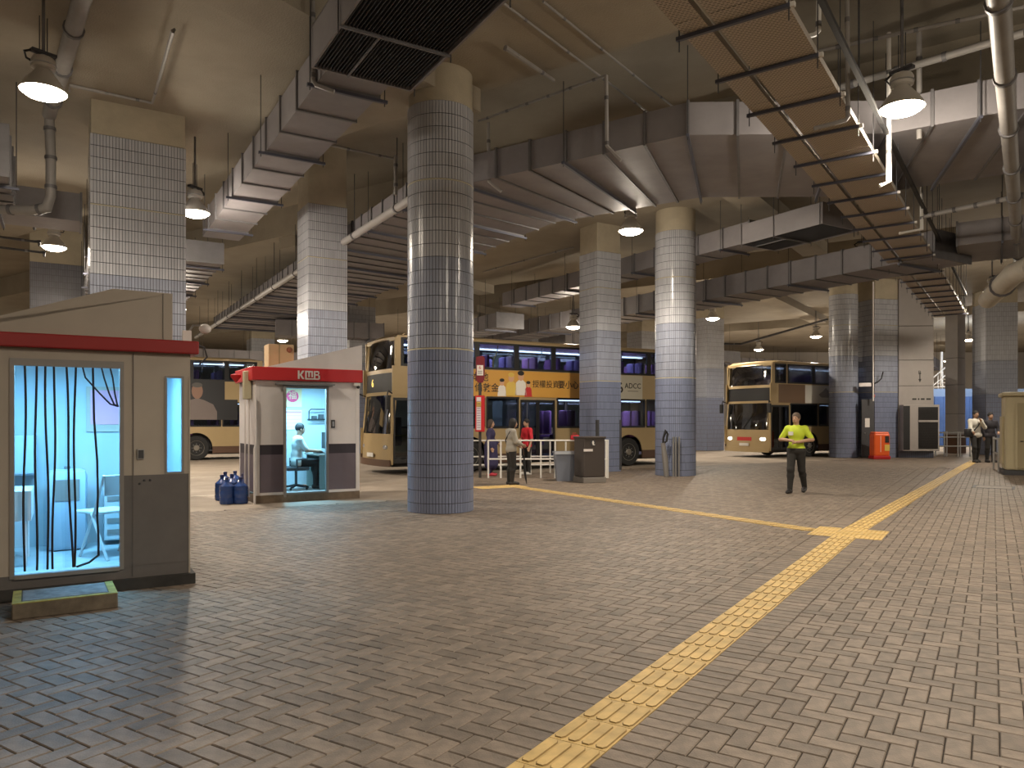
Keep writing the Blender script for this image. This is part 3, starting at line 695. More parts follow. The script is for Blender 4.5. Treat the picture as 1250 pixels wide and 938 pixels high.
def front_patch(parent, name, m, z0, z1, W, fx, ya, yb, off=0.0, nz=6, ny=16, bow=.15):
    V = []; F = []
    for i in range(nz+1):
        z = z0+(z1-z0)*i/nz
        for j in range(ny+1):
            y = ya+(yb-ya)*j/ny; c = abs(2*y/W-1); V.append((fx(z)+bow*c**3+off, y, z))
    for i in range(nz):
        for j in range(ny): a = i*(ny+1)+j; F.append((a, a+1, a+ny+2, a+ny+1))
    mb = MB(); mb.add(V, F); n0 = len(mb.v)                       # thickness
    mb.add([(v[0]+.03, v[1], v[2]) for v in V], [f[::-1] for f in F])
    bd = [j for j in range(ny+1)]+[i*(ny+1)+ny for i in range(1, nz+1)]+[nz*(ny+1)+j for j in range(ny-1, -1, -1)]+[i*(ny+1) for i in range(nz-1, 0, -1)]
    for a, b in zip(bd, bd[1:]+bd[:1]): mb.f.append((a, n0+a, n0+b, b))
    return mb.build(name, m, parent, True)
def bus(label, ox, oy, L=11.6, Wd=2.5, zo=-.012, doors=True, advert='', head=False, lit=1.0, lower='purple'):
    t = thing('double_deck_bus', label, 'bus', (ox, oy, zo), RA)
    H = 4.18; th = .05
    z1, z2, z3, z4 = 1.36, 2.33, 3.19, 4.03                       # lower window sill/head, upper sill/head
    fw, rw = 2.75, L-2.57                                         # axles
    D1 = (.22, 1.38) if doors else None; D2 = (4.55, 5.9) if doors else None
    fx = lambda z: (.02+.05*(z-.3)) if z < 1.3 else (.07+.10*(z-1.3)/1.0 if z < 2.3 else .17+.12*((z-2.3)/1.9)**1.6)   # raked face
    def side(y0, y1, near):
        cuts = [D1, D2] if near and doors else []
        spans = [(.12, L)] if not cuts else [(D1[1], D2[0]), (D2[1], L)]
        for a, b in spans:
            ax = [c for c in (fw, rw) if a < c < b]
            if len(ax) == 2: mid = (fw+rw)/2; pieces = [(a, mid, fw), (mid, b, rw)]
            else: pieces = [(a, b, ax[0] if ax else None)]
            for xa, xb, c in pieces:
                MB().plate(arch_poly(xa, xb, .55, z1, c, .60, .50), y0, y1).build('side_panel', M_GOLD, t)
                if c is None: MB().box(xa, xb, y0, y1, .27, .55).build('skirt', M_BROWN, t)
                else:
                    for p_, q_ in ((xa, c-.6), (c+.6, xb)):
                        if q_-p_ > .05: MB().box(p_, q_, y0, y1, .27, .55).build('skirt', M_BROWN, t)
                    MB().lathe([(.62, y0-.012), (.59, y0-.012), (.59, y0+.01), (.62, y0+.01)], 24, (c, 0, .5), 'y').build('wheel_arch', M_BLACK, t, True) if False else None
        MB().box(.2, L, y0, y1, z2, z3).build('mid_panel', M_GOLD, t)
        MB().box(.35, L, y0, y1, z4, z4+.06).build('cant_rail', M_GOLD, t)
        # lower deck glazing
        lows = [(1.46, 3.25), (3.32, 4.48), (5.98, 7.35), (7.42, 8.55), (8.62, 9.75), (9.82, L-.55)] if doors and near else [(1.2, 2.9), (2.97, 4.6), (4.67, 6.3), (6.37, 8.0), (8.07, 9.7), (9.77, L-.5)]
        for a, b in lows:
            w_ = MB().box(a+.03, b-.03, y0+.015, y1-.015, z1+.03, z2-.03).build('window', M_GLASSD, t)
            MB().box(a, b, y0-.004, y1, z1-.02, z1+.04).box(a, b, y0-.004, y1, z2-.04, z2+.02).box(a-.02, a+.04, y0-.004, y1, z1+.04, z2-.04).box(b-.04, b+.02, y0-.004, y1, z1+.04, z2-.04).build('window_frame', M_BLACK, w_)
        for (a, b), (c_, d_) in zip(lows, lows[1:]):
            if c_-b > .02 and not (near and doors and b < D2[0] < c_): MB().box(b+.02, c_-.02, y0, y1, z1, z2).build('pillar', M_GOLD, t) if c_-b > .05 else None
        MB().box(lows[-1][1]+.02, L, y0, y1, z1, z2).build('rear_quarter', M_GOLD, t)
        ups = [(.50, 1.15), (1.30, 2.95), (3.02, 4.38), (4.45, 5.80), (5.87, 7.20), (7.27, 8.55), (8.62, 9.9), (9.97, L-.25)]
        for k, (a, b) in enumerate(ups):
            w_ = MB().box(a+.03, b-.03, y0+.015, y1-.015, z3+.04, z4-.03).build('window', M_GLASSD, t)
            MB().box(a-.035, b+.035, y0-.006, y1, z3, z3+.07).box(a-.035, b+.035, y0-.006, y1, z4-.06, z4).box(a-.035, a+.05, y0-.006, y1, z3+.07, z4-.06).box(b-.05, b+.035, y0-.006, y1, z3+.07, z4-.06).build('window_frame', M_BLACK, w_)
        MB().box(.28, .46, y0, y1, z3, z4).build('corner_panel', M_GOLD, t); MB().box(1.19, 1.26, y0, y1, z3, z4).build('pillar', M_GOLD, t)
        MB().box(L-.22, L, y0, y1, z3, z4).build('rear_quarter', M_GOLD, t)
    side(0, th, True); side(Wd-th, Wd, False)
    # roof: arched section pulled along the length, drooping at both ends
    prof = [(-.005, 4.06), (.03, 4.13), (.18, 4.17), (Wd/2, 4.20), (Wd-.18, 4.17), (Wd-.03, 4.13), (Wd+.005, 4.06)]
    V = []; F = []; xs = [.30, .42, .75, L-.5, L-.15, L+.0]; dz = [-.12, -.05, 0, 0, -.04, -.15]
    for x, d in zip(xs, dz):
        for (yy, zz) in prof: V.append((x, yy, zz+d))
    k = len(prof)
    for i in range(len(xs)-1):
        for j in range(k-1): F.append((i*k+j, i*k+j+1, (i+1)*k+j+1, (i+1)*k+j))
        F.append((i*k+k-1, i*k, (i+1)*k, (i+1)*k+k-1))
    F += [tuple(range(k)), tuple(range((len(xs)-1)*k, len(xs)*k))]
    MB().add(V, F).build('roof', M_GOLD, t, True)
    # rear
    MB().box(L-.05, L, th, Wd-th, .35, 4.06).build('rear_wall', M_GOLD, t)
    rg = MB().box(L-.005, L+.02, .2, Wd-.2, .6, 1.4).build('engine_grille', M_DARK, t)
    for k in range(6): MB().box(L+.02, L+.03, .25, Wd-.25, .68+.11*k, .72+.11*k).build('louver', M_BLACK, rg)
    MB().box(L-.45, L-.15, -.012, .0, 1.55, 2.2).build('side_vent', M_DARK, t)
    # front
    front_patch(t, 'front_panel', M_GOLD, .42, 1.20, Wd, fx, .03, Wd-.03)
    front_patch(t, 'bumper', M_GOLD if head else M_BROWN, .24, .44, Wd, lambda z: fx(z)-.05, .03, Wd-.03)
    front_patch(t, 'windscreen', M_GLASSF, 1.20, 2.34, Wd, fx, .03, Wd-.03)
    front_patch(t, 'front_band', M_GOLD, 2.34, 2.44, Wd, fx, .03, Wd-.03, -.02)
    front_patch(t, 'destination_box', M_BLACK, 2.44, 3.0, Wd, fx, .03, Wd-.03)
    front_patch(t, 'front_band', M_GOLD, 3.0, 3.12, Wd, fx, .03, Wd-.03, -.012)
    front_patch(t, 'upper_windscreen', M_GLASSF, 3.12, 3.98, Wd, fx, .03, Wd-.03)
    front_patch(t, 'front_dome', M_GOLD, 3.98, 4.16, Wd, lambda z: fx(3.98)+(z-3.98)*.9, .03, Wd-.03, nz=3)
    for yy in (.06, Wd-.06):
        MB().tube([(fx(z)+.145, yy, z) for z in (1.2, 1.6, 2.0, 2.34)], .05, 8).build('screen_pillar', M_GOLD, t, True)
        MB().tube([(fx(z)+.145, yy, z) for z in (3.05, 3.4, 3.7, 4.0)], .055, 8).build('screen_pillar', M_GOLD, t, True)
        hl = MB().ball((fx(.8)+.09, yy+(.34 if yy < 1 else -.34), .80), (.06, .20, .085), 14, 8).build('headlight', M_HEAD if head else M_HEADOFF, t, True)
        MB().tube([(fx(2.3)+.1, yy, 2.35), (fx(2.3)-.12, yy-(.1 if yy < 1 else -.1), 2.45), (fx(2.3)-.16, yy-(.12 if yy < 1 else -.12), 2.3)], .02, 6).build('mirror_arm', M_BLACK, t, True)
        yy2 = yy-(.14 if yy < 1 else -.14)
        MB().bbox(fx(2.3)-.20, fx(2.3)-.12, yy2-.09, yy2+.09, 1.92, 2.32, .02).build('mirror', M_BLACK, t)
    MB().box(fx(.5)-.06, fx(.5)-.045, Wd/2-.26, Wd/2+.26, .5, .62).build('number_plate', M_WHITE, t)
    MB().tube([(fx(1.2)-.02, Wd*.55, 1.22), (fx(1.8)-.03, Wd*.35, 1.9)], .012, 5).build('wiper', M_BLACK, t); MB().tube([(fx(1.2)-.02, Wd*.8, 1.22), (fx(1.8)-.03, Wd*.62, 1.9)], .012, 5).build('wiper', M_BLACK, t)
    me = text_mesh('route', '6', .34, mat('route_led', (.9, .6, .1), .5, emit=(1, .72, .2), es=1.2), .003)
    if not head:
        r_ = put('route_number', me, t, (fx(2.7)-.012, Wd*.62, 2.72)); r_.rotation_euler = (0, 0, -pi/2)
    # doors
    if doors:
        for (a, b), nm in ((D1, 'front_door'), (D2, 'middle_door')):
            mid = (a+b)/2
            for xa, xb in ((a+.02, mid-.01), (mid+.01, b-.02)):
                d = MB().box(xa, xa+.05, .01, .05, .34, 2.26).box(xb-.05, xb, .01, .05, .34, 2.26).box(xa+.05, xb-.05, .01, .05, .34, .44).box(xa+.05, xb-.05, .01, .05, 2.18, 2.26).build(nm, M_BLACK, t)
                MB().box(xa+.05, xb-.05, .022, .034, .44, 2.18).build('pane', M_GLASSD, d)
                MB().tube([(xa+.08, .075, 1.15), (xb-.08, .075, 1.15)], .014, 6).build('grab_rail', M_POLEY, d)
            MB().box(a-.04, b+.04, 0, th, 2.26, 2.34).box(a-.06, a, 0, th, .3, 2.26).box(b, b+.06, 0, th, .3, 2.26).build('door_surround', M_GOLD, t)
    # wheels with arch liners
    for x in (fw, rw):
        wheel(t, x, .03, -1); wheel(t, x, Wd-.03, 1)
        MB().box(x-.62, x+.62, .34, .36, .28, 1.2).box(x-.62, x+.62, .06, .36, 1.12, 1.14).box(x-.62, x-.6, .06, .36, .5, 1.12).box(x+.6, x+.62, .06, .36, .5, 1.12).build('arch_liner', M_BLACK, t)
    MB().box(.3, L-.1, .3, Wd-.3, .22, .36).build('chassis', M_BLACK, t)
    # inside
    MB().box(.3, L-.06, .06, Wd-.06, .36, .40).build('lower_floor', M_DARK, t)
    MB().box(.5, L-.06, .06, Wd-.06, 2.36, 2.44).build('upper_floor', M_INT, t)
    MB().box(.6, L-.06, .06, Wd-.06, 4.03, 4.05).build('upper_ceiling', M_WHITE, t)
    if lit:
        for yy in (Wd-.62,):
            MB().box(1.0, L-.4, yy-.05, yy+.05, 3.985, 4.02).build('ceiling_light', M_TUBE, t)
            MB().box(6.0, L-.5, yy-.04, yy+.04, 2.30, 2.34).build('ceiling_light', M_TUBE, t)
    sm = MB().bbox(0, .44, 0, .86, .28, .40, .03).bbox(.38, .50, 0, .40, .36, 1.22, .05).bbox(.38, .50, .46, .86, .36, 1.22, .05).box(.05, .4, .38, .48, 0, .28)
    mu, ml = sm.mesh('seat', M_SEATB, True), sm.mesh('seat', M_SEAT, True)
    for k in range(11):
        for yy in (.10, Wd-.96):
            if 1.2+.9*k < L-.8: put('seat', mu if k % 3 == 0 else ml, t, (1.2+.9*k, yy, 2.44))
    for k in range(5):
        for yy in (.10, Wd-.96):
            if 6.3+.95*k < L-.7: put('seat', ml, t, (6.3+.95*k, yy, .72))
    for k in range(6):
        x = 2.2+1.7*k
        if x < L-.5: MB().tube([(x, .62, 2.44), (x, .62, 3.5), (x+.08, .50, 3.8), (x+.08, .45, 4.0)], .016, 6).build('grab_pole', M_POLEY if k % 2 else M_STEEL, t)
    MB().lathe([(.20, 0), (.23, .02), (.20, .04)], 18, (.55, Wd-.75, 1.25)).build('steering_wheel', M_BLACK, t)
    MB().bbox(.95, 1.1, Wd-1.05, Wd-.45, .9, 1.7, .04).bbox(.6, 1.1, Wd-1.05, Wd-.45, .8, .95, .04).build('driver_seat', M_DARK, t)
    MB().box(.28, .62, .3, Wd-.2, .9, 1.15).build('dashboard', M_DARK, t)
    return t
Y_ = -.016
bus1 = bus('parked gold double-deck bus with orange advert along its side, behind the queue railing', -3.64, 21.6)
def ad(parent, x0, x1, z0, z1, m, name='advert_panel'): return MB().box(x0, x1, Y_+.004, Y_+.016, z0, z1).build(name, m, parent)
a1_ = ad(bus1, 2.3, 8.45, 2.345, 3.17, M_ORANGE)
INK = mat('ink', (.02, .018, .016), .6)
def words(parent, body, x, z, size, m=INK, bold=.002, y=Y_, xs=1.0):
    return put('lettering', text_mesh('lettering', body, size, m, .002, xs, bold), parent, (x, y, z))
words(a1_, '本地', 3.08, 2.93, .30); words(a1_, '倫敦金', 3.32, 2.60, .29); words(a1_, '授權投資', 5.52, 2.76, .26, bold=.0005); words(a1_, '要小心', 6.42, 2.76, .28, bold=.004)
# plain cut-out figures printed on the advert
def flat(parent, pts, m, name, dy): return MB().plate(pts, Y_-dy-.002, Y_-dy+.002).build(name, m, parent)
SK = mat('print_skin', (.62, .36, .22), .6); WH = mat('print_white', (.75, .72, .66), .6); RD = mat('print_red', (.5, .03, .03), .6); YL = mat('print_yellow', (.68, .48, .10), .6)
def oval(cx, cz, rx, rz, n=14): return [(cx+rx*cos(2*pi*i/n), cz+rz*sin(2*pi*i/n)) for i in range(n)]
for (x, z, s, body, hat) in ((3.86, 2.36, .80, WH, INK), (4.20, 2.38, 1.05, YL, YL), (4.56, 2.40, 1.12, WH, INK), (4.84, 2.36, .72, RD, INK)):
    flat(a1_, [(x-.2*s, z), (x+.2*s, z), (x+.16*s, z+.36*s), (x+.06*s, z+.44*s), (x-.06*s, z+.44*s), (x-.16*s, z+.36*s)], body, 'printed_figure', 0)
    flat(a1_, oval(x, z+.54*s, .10*s, .13*s), SK, 'printed_face', .003); flat(a1_, oval(x, z+.63*s, .11*s, .07*s), hat, 'printed_hair', .006)
a2_ = ad(bus1, 8.45, 9.62, 2.345, 3.17, M_CREAM)
words(a2_, '6', 8.62, 2.72, .5, bold=.01); words(a2_, 'ADCC', 9.18, 2.80, .26); MB().box(8.95, 9.42, Y_-.003, Y_+.004, 2.615, 2.63).build('rule', INK, a2_)
# bus parked behind the kiosks
W0 = PY(240, 514, 30.0); o0 = Vector((W0.x, W0.y))-a2v*8.78
bus0 = bus('gold double-deck bus with a dark portrait advert, parked behind the gap between kiosks', o0.x, o0.y, L=11.35, doors=False)
a3_ = ad(bus0, 6.9, 9.85, 1.62, 3.24, mat('advert_dark', (.02, .021, .024), .5)); ad(bus0, 9.85, 10.35, 1.62, 2.45, MATS['advert_dark'])
flat(a3_, [(8.05, 1.63), (9.55, 1.63), (9.55, 1.95), (9.40, 2.25), (9.05, 2.42), (8.80, 2.50), (8.55, 2.42), (8.2, 2.25), (8.05, 1.95)], mat('print_grey', (.16, .13, .12), .6), 'printed_shoulders', 0)
flat(a3_, oval(8.80, 2.78, .21, .32, 18), mat('print_skin_dim', (.24, .14, .10), .6), 'printed_face', .003)
flat(a3_, oval(8.80, 3.02, .20, .10), mat('print_hair_grey', (.09, .085, .08), .6), 'printed_hair', .006)
bus2 = bus('gold double-deck bus with lit headlights arriving behind the steward in the yellow shirt', 10.76, 31.5, head=True, lower='dark')
a4_ = ad(bus2, 2.4, 8.6, 2.36, 3.15, mat('advert_pale', (.55, .53, .48), .5)); ad(bus2, .7, 2.4, 2.36, 3.15, mat('advert_brown', (.16, .10, .06), .5))
flat(a4_, [(3.3, 2.75), (3.5, 2.62), (4.0, 2.62), (4.15, 2.8), (3.95, 2.95), (3.8, 3.05), (3.6, 2.9)], mat('print_grey2', (.25, .24, .23), .6), 'printed_shape', 0)
MB().box(.04, .05, .9, 1.7, .72, .88).build('grille_badge', RD, bus2)
for b_, e_ in ((bus1, 110), (bus2, 45), (bus0, 3)):                   # cabin tubes of the upper decks
    for x in (3.5, 8.5):
        l = bpy.data.lights.new('cabin_light', 'AREA'); l.shape = 'RECTANGLE'; l.size = 4.0; l.size_y = 1.2; l.energy = e_; l.color = (.78, .74, 1.0)
        o = bpy.data.objects.new('cabin_light', l); COL.objects.link(o); o.parent = b_; o.location = (x, 1.25, 3.95)
        if b_ is bus1 and x > 5:
            o2 = bpy.data.objects.new('cabin_light', l); COL.objects.link(o2); o2.parent = b_; o2.location = (x, 1.25, 2.25)
# ================================================================ kiosks
M_KW = mat('kiosk_cream', (.42, .37, .31), .55, noise=(2, .06))
M_KWM = mat('kiosk_white', (.78, .735, .72), .5, noise=(2, .05))
M_KG = mat('kiosk_grey_panel', (.125, .115, .110), .5, noise=(4, .1))
M_KP = mat('kiosk_purple_panel', (.155, .125, .15), .5, noise=(3, .06))
M_KD = mat('kiosk_dark_stripe', (.035, .028, .038), .5)
M_KF = mat('kiosk_frame', (.26, .25, .24), .4, metal=.4)
M_KIN = mat('kiosk_inside', (.42, .47, .50), .6)
M_FL = mat('kiosk_floor', (.36, .40, .42), .5, noise=(6, .1))
M_FTUBE = mat('fluorescent_tube', (1, 1, 1), .4, emit=(.55, .88, 1.0), es=22)
M_KREDD = mat('kiosk_red_band', (.30, .010, .010), .4)
M_CLEAR = glass('clear_plastic', (.90, .95, .97), .06)
M_WOOD = mat('desk_top', (.30, .28, .24), .5)
KCOL = (.20, .62, 1.0)
def area(parent, loc, sx, sy, e, col, rot=None):
    l = bpy.data.lights.new('tube_light', 'AREA'); l.shape = 'RECTANGLE'; l.size = sx; l.size_y = sy; l.energy = e; l.color = col
    o = bpy.data.objects.new('tube_light', l); COL.objects.link(o); o.parent = parent; o.location = loc
    if rot: o.rotation_euler = rot
    return o
# ---------- near kiosk with the strip curtain: local x from -2.15 (hidden end) to 0 (corner), y depth, front at y = 0
k1p = Vector((-3.12, 7.25)); KW, KD = 2.15, 1.75
k1 = thing('kiosk', 'cream kiosk with dark red band and blue-lit doorway hung with plastic strips', 'kiosk', (k1p.x, k1p.y, 0), RA)
DL, DR, DB, DT = -1.42, -.606, .22, 2.083
MB().box(-KW-.03, .04, -.06, KD+.03, 0, .10).build('plinth', mat('plinth_dark', (.03, .028, .026), .8, noise=(6, .4)), k1)
MB().box(-KW, 0, 0, KD, .10, .215).build('base_frame', M_KG, k1)
MB().box(DR, 0, -.004, .055, .215, 1.06).build('lower_panel', M_KG, k1)
MB().box(DR+.05, -.22, 0, .05, 1.06, 2.21).build('front_panel', M_KW, k1)
MB().box(DR, DR+.05, 0, .05, 1.06, 2.21).build('front_panel', M_KW, k1)
MB().box(-.22, -.0, 0, .05, 2.0, 2.21).build('front_panel', M_KW, k1)
MB().box(-KW, DL, 0, .05, .215, 2.21).build('front_panel', M_KW, k1)
MB().box(DL, DR, 0, .05, DT, 2.21).build('front_panel', M_KW, k1)
MB().box(-.014, 0, -.008, .05, .1, 2.0).build('corner_trim', M_KW, k1)
MB().box(-.497, -.49, -.010, .0, .12, 2.2).build('panel_joint', M_KG, k1)
MB().box(DL-.035, DL, -.012, .06, DB-.03, DT+.035).box(DR, DR+.035, -.012, .06, DB-.03, DT+.035).box(DL, DR, -.012, .06, DT, DT+.035).box(DL, DR, -.03, .08, DB-.035, DB).build('door_frame', M_KF, k1)
wn = MB().box(-.205, -.075, .018, .026, 1.08, 1.99).build('corner_window', M_CLEAR, k1)
MB().box(-.225, -.205, -.008, .05, 1.06, 2.0).box(-.075, -.055, -.008, .05, 1.06, 2.0).box(-.205, -.075, -.008, .05, 1.06, 1.08).box(-.205, -.075, -.008, .05, 1.98, 2.0).build('window_frame', M_KF, wn)
MB().box(-.055, -.014, 0, .05, 1.06, 2.0).build('corner_post', M_KW, k1)
# other walls, floor, roof
MB().box(-.05, 0, .05, KD-.05, .215, 2.21).build('side_wall', M_KW, k1); MB().box(-KW, -KW+.05, .05, KD-.05, .215, 2.21).build('side_wall', M_KW, k1)
MB().box(-KW, 0, KD-.05, KD, .215, 2.21).build('back_wall', M_KW, k1)
MB().box(-KW+.05, -.05, KD-.06, KD-.051, .22, 2.2).box(-KW+.051, -KW+.06, .06, KD-.06, .22, 2.2).box(-.06, -.051, .06, KD-.06, .22, 2.2).build('inner_lining', M_KIN, k1)
MB().box(-KW+.05, -.05, .02, KD-.05, .205, .222).build('inner_floor', M_FL, k1)
MB().box(-KW, 0, 0, KD, 2.205, 2.235).build('roof', M_KW, k1); MB().box(-KW+.05, -.05, .05, KD-.05, 2.19, 2.204).build('inner_ceiling', M_KIN, k1)
MB().bbox(-KW-.08, .07, -.08, 0, 2.212, 2.338, .012).build('red_band', M_KREDD, k1); MB().bbox(-.0, .07, 0, KD+.06, 2.212, 2.338, .012).build('red_band', M_KREDD, k1)
MB().plate([(-KW-.0, 2.30), (-.16, 2.30), (-.16, 2.784), (-.66, 2.788), (-KW, 2.25)], -.03, .02).build('roof_sign_panel', M_KW, k1)
MB().box(-.245, -.24, -.036, -.028, 2.34, 2.78).build('panel_joint', M_KG, k1)
MB().box(-.46, -.40, -.02, 0, 1.21, 1.305).build('door_intercom', M_STEEL, k1); MB().box(-.452, -.408, -.026, -.02, 1.22, 1.295).build('intercom_key_pad', M_DARK, k1)
for dx in (0, .04, .09): MB().ball((-.44+dx, -.003, .98+.03*(dx > .03)), .012, 8, 5).build('stain', M_DARK, k1)
tb = MB().tube([(-1.6, .45, 2.15), (-.5, .45, 2.15)], .016, 8).build('fluorescent_tube', M_FTUBE, k1)
area(k1, (-1.05, .45, 2.12), 1.1, .1, 90, KCOL)
# things in it
def k1thing(name, label, cat, x, y, z, rz=0): 
    p = k1p+a2v*x+a1v*y; return thing(name, label, cat, (p.x, p.y, z), RA+rz)
sc = k1thing('strip_curtain', 'clear plastic strip curtain with black edges hung in the kiosk doorway', 'curtain', (DL+DR)/2, -.005, 0)
wd = DR-DL; MB().box(-wd/2, wd/2, -.01, .02, DT-.03, DT).build('rail', M_KF, sc)
xs0 = [-.33, -.25, -.175, -.105, -.02, .05]; bot = [-.335, -.245, -.155, -.12, .03, .045]
for k in range(6):
    pts = []
    for i in range(13):
        f = i/12; x = xs0[k]+(bot[k]-xs0[k])*f+.008*sin(f*7+k*1.7); pts.append((x, -.004+.004*(k % 2), DT-.03-(DT-.06-DB)*f))
    MB().tube(pts, .0105, 6).build('strip_edge', M_BLACK, sc, True)
    x = xs0[k]; V = []; 
    for i in range(9):
        f = i/8; xa = xs0[k]+(bot[k]-xs0[k])*f; V += [(xa-.075, .008+.006*sin(5*f+k), DT-.03-(DT-.06-DB)*f), (xa, .010+.006*sin(5*f+k+1), DT-.03-(DT-.06-DB)*f)]
    MB().add(V, [(2*i, 2*i+1, 2*i+3, 2*i+2) for i in range(8)]).build('strip', M_CLEAR, sc, True, fix=False)
pts = [(.19, 0, DT-.03), (.20, .0, DT-.5), (.225, 0, 1.2), (.23, 0, .9), (.225, 0, .7), (.235, 0, .5), (.235, 0, DB+.12), (.16, 0, DB+.06), (.06, 0, DB+.03)]
MB().tube(pts, .0105, 6).build('strip_edge', M_BLACK, sc, True)
for (x, dx) in ((.11, .22), (.26, .10), (.33, .06)):                    # strips gathered up to the jamb
    MB().tube([(x, -.01, DT-.03), (x+.02, -.012, DT-.12), (x+dx*.6, -.02, DT-.26), (min(.385, x+dx), -.02, DT-.36), (.395, -.01, DT-.38)], .008, 6).build('strip_edge', M_BLACK, sc, True)
MB().add([(.13, .0, DT-.03), (.39, .0, DT-.03), (.40, -.01, DT-.30), (.32, -.02, DT-.34), (.20, -.01, DT-.20)], [(0, 1, 2, 3, 4)]).build('gathered_strip', M_CLEAR, sc, fix=False)
ch = k1thing('folding_chair', 'pale folding chair standing inside the curtained kiosk', 'chair', -.62, .62, .222, .5)
M_CH = mat('chair_white', (.62, .66, .68), .5)
for sx in (-.2, .2):
    MB().tube([(sx, .25, 0), (sx, -.02, .5), (sx, -.16, .82)], .014, 6).build('leg', M_CH, ch, True); MB().tube([(sx, -.22, 0), (sx, .05, .44)], .014, 6).build('leg', M_CH, ch, True)
MB().bbox(-.2, .2, -.05, .33, .43, .46, .01).build('seat', M_CH, ch); MB().bbox(-.2, .2, -.17, -.14, .62, .82, .01).build('backrest', M_CH, ch)
tbk = k1thing('small_table', 'small table under a white cloth just inside the curtained doorway', 'table', -1.62, .75, .222)
MB().bbox(-.35, .30, -.32, .32, .66, .70, .01).build('table_top', M_CH, tbk); MB().bbox(-.36, .31, -.33, -.32, .42, .70, .004).bbox(.30, .31, -.33, .33, .42, .70, .004).build('cloth', mat('cloth_white', (.7, .72, .74), .8), tbk)
for sx in (-.31, .26):
    for sy in (-.28, .28): MB().tube([(sx, sy, 0), (sx, sy, .66)], .018, 6).build('leg', M_CH, tbk)
wd_ = k1thing('air_cooler', 'rounded grey-blue cooler standing inside the curtained kiosk', 'cooler', -1.02, 1.35, .222)
M_DISP = mat('dispenser_grey', (.35, .42, .50), .4)
MB().bbox(-.18, .18, -.18, .18, 0, .84, .06).build('body', M_DISP, wd_, True); MB().box(-.11, .11, -.187, -.16, .52, .74).build('outlet', M_KF, wd_); MB().lathe([(.03, .84), (.03, .87)], 10).build('knob', M_KF, wd_)
hs = k1thing('storage_heater', 'low white radiator box against the inner wall of the curtained kiosk', 'heater', -.38, 1.45, .222)
MB().bbox(-.3, .28, -.08, .15, .05, .62, .015).build('body', M_KIN, hs)
for k in range(4): MB().box(-.27, .25, -.09, -.08, .12+.12*k, .17+.12*k).build('slot', M_KF, hs)
ps = k1thing('notice_board', 'pink notice board on the inner wall of the curtained kiosk', 'notice', -.52, KD-.085, 1.45)
MB().box(-.32, .26, 0, .02, 0, .5).build('frame', M_KW, ps); MB().box(-.28, .22, -.008, 0, .08, .46).build('pink_sheet', mat('pink', (.68, .30, .42), .6), ps)
cab = k1thing('wall_cabinet', 'grey-blue wall cabinet above the table inside the curtained kiosk', 'cabinet', -1.62, KD-.30, 1.0)
MB().bbox(-.38, .32, 0, .22, 0, .42, .01).build('body', M_DISP, cab); MB().box(-.36, -.04, -.01, 0, .02, .40).build('door', M_DISP, cab); MB().box(-.02, .30, -.01, 0, .02, .40).build('door', M_DISP, cab)
stp = k1thing('concrete_step', 'worn concrete step with yellow edges below the curtained doorway', 'step', -1.03, -.76, 0, .03)
MB().bbox(-.37, .37, 0, .56, 0, .125, .01).build('block', mat('step_concrete', (.13, .105, .075), .85, noise=(7, .35)), stp)
MB().box(-.30, .30, .07, .50, .125, .132).build('tread', mat('step_tread', (.17, .18, .19), .8, noise=(12, .4)), stp)
MB().box(-.37, .37, .0, .06, .124, .130).box(.31, .37, .06, .54, .124, .130).box(-.37, -.31, .06, .54, .124, .130).build('yellow_edge', mat('step_yellow', (.30, .26, .06), .8, noise=(9, .45)), stp)
fl = k1thing('flood_light', 'small box and round flood light on the kiosk roof edge by the pale pillar', 'light', .02, .3, 2.335)
MB().box(-.05, .03, -.03, .03, .0, .14).build('junction_box', M_KWM, fl); MB().tube([(.0, 0, .12), (.05, 0, .2), (.12, 0, .2)], .01, 6).build('arm', M_STEEL, fl); MB().ball((.16, 0, .17), (.06, .06, .05), 12, 8).build('lamp_head', M_KWM, fl, True)
MB().tube([(.0, -.04, .02), (.05, -.1, .0), (.14, -.1, -.03), (.17, -.06, -.12), (.1, -.04, -.2)], .008, 6).build('cable', M_DARK, fl, True)

# ---------- white kiosk: local x 0..2.05 along the front, y depth
k2p = Vector((-4.89, 14.26)); W2, D2_ = 2.06, 1.55
k2 = thing('kiosk', 'white and purple-grey kiosk with a bright red lettered band and a seated clerk', 'kiosk', (k2p.x, k2p.y, -.012), RA)
a, b = .57, 1.36                                                  # door opening
MB().box(0, W2, 0, D2_, 0, .15).build('plinth', mat('plinth_brown', (.20, .15, .105), .8, noise=(5, .25)), k2)
def wallk(x0, x1, y0, y1):
    MB().box(x0, x1, y0, y1, .93, 1.12).build('dark_stripe', M_KD, k2); MB().box(x0, x1, y0, y1, .20, .93).build('lower_panel', M_KP, k2)
    MB().box(x0, x1, y0, y1, 1.12, 2.36).build('upper_panel', M_KWM, k2)
wallk(.08, a-.05, .004, .05); wallk(b+.05, W2-.08, .004, .05); wallk(.004, .05, .08, D2_-.08); wallk(W2-.05, W2-.004, .08, D2_-.08)
MB().box(.05, W2-.05, D2_-.05, D2_, .2, 2.36).build('back_wall', M_KWM, k2)
MB().box(a-.05, b+.05, .004, .05, 2.25, 2.36).build('door_header', M_KWM, k2)
for x, y in ((0, 0), (W2-.08, 0), (0, D2_-.08), (W2-.08, D2_-.08)): MB().bbox(x, x+.08, y, y+.08, .15, 2.36, .008).build('corner_post', M_KWM, k2)
MB().box(.08, a-.05, -.006, .004, .15, .20).box(b+.05, W2-.08, -.006, .004, .15, .20).build('base_rail', M_KWM, k2)
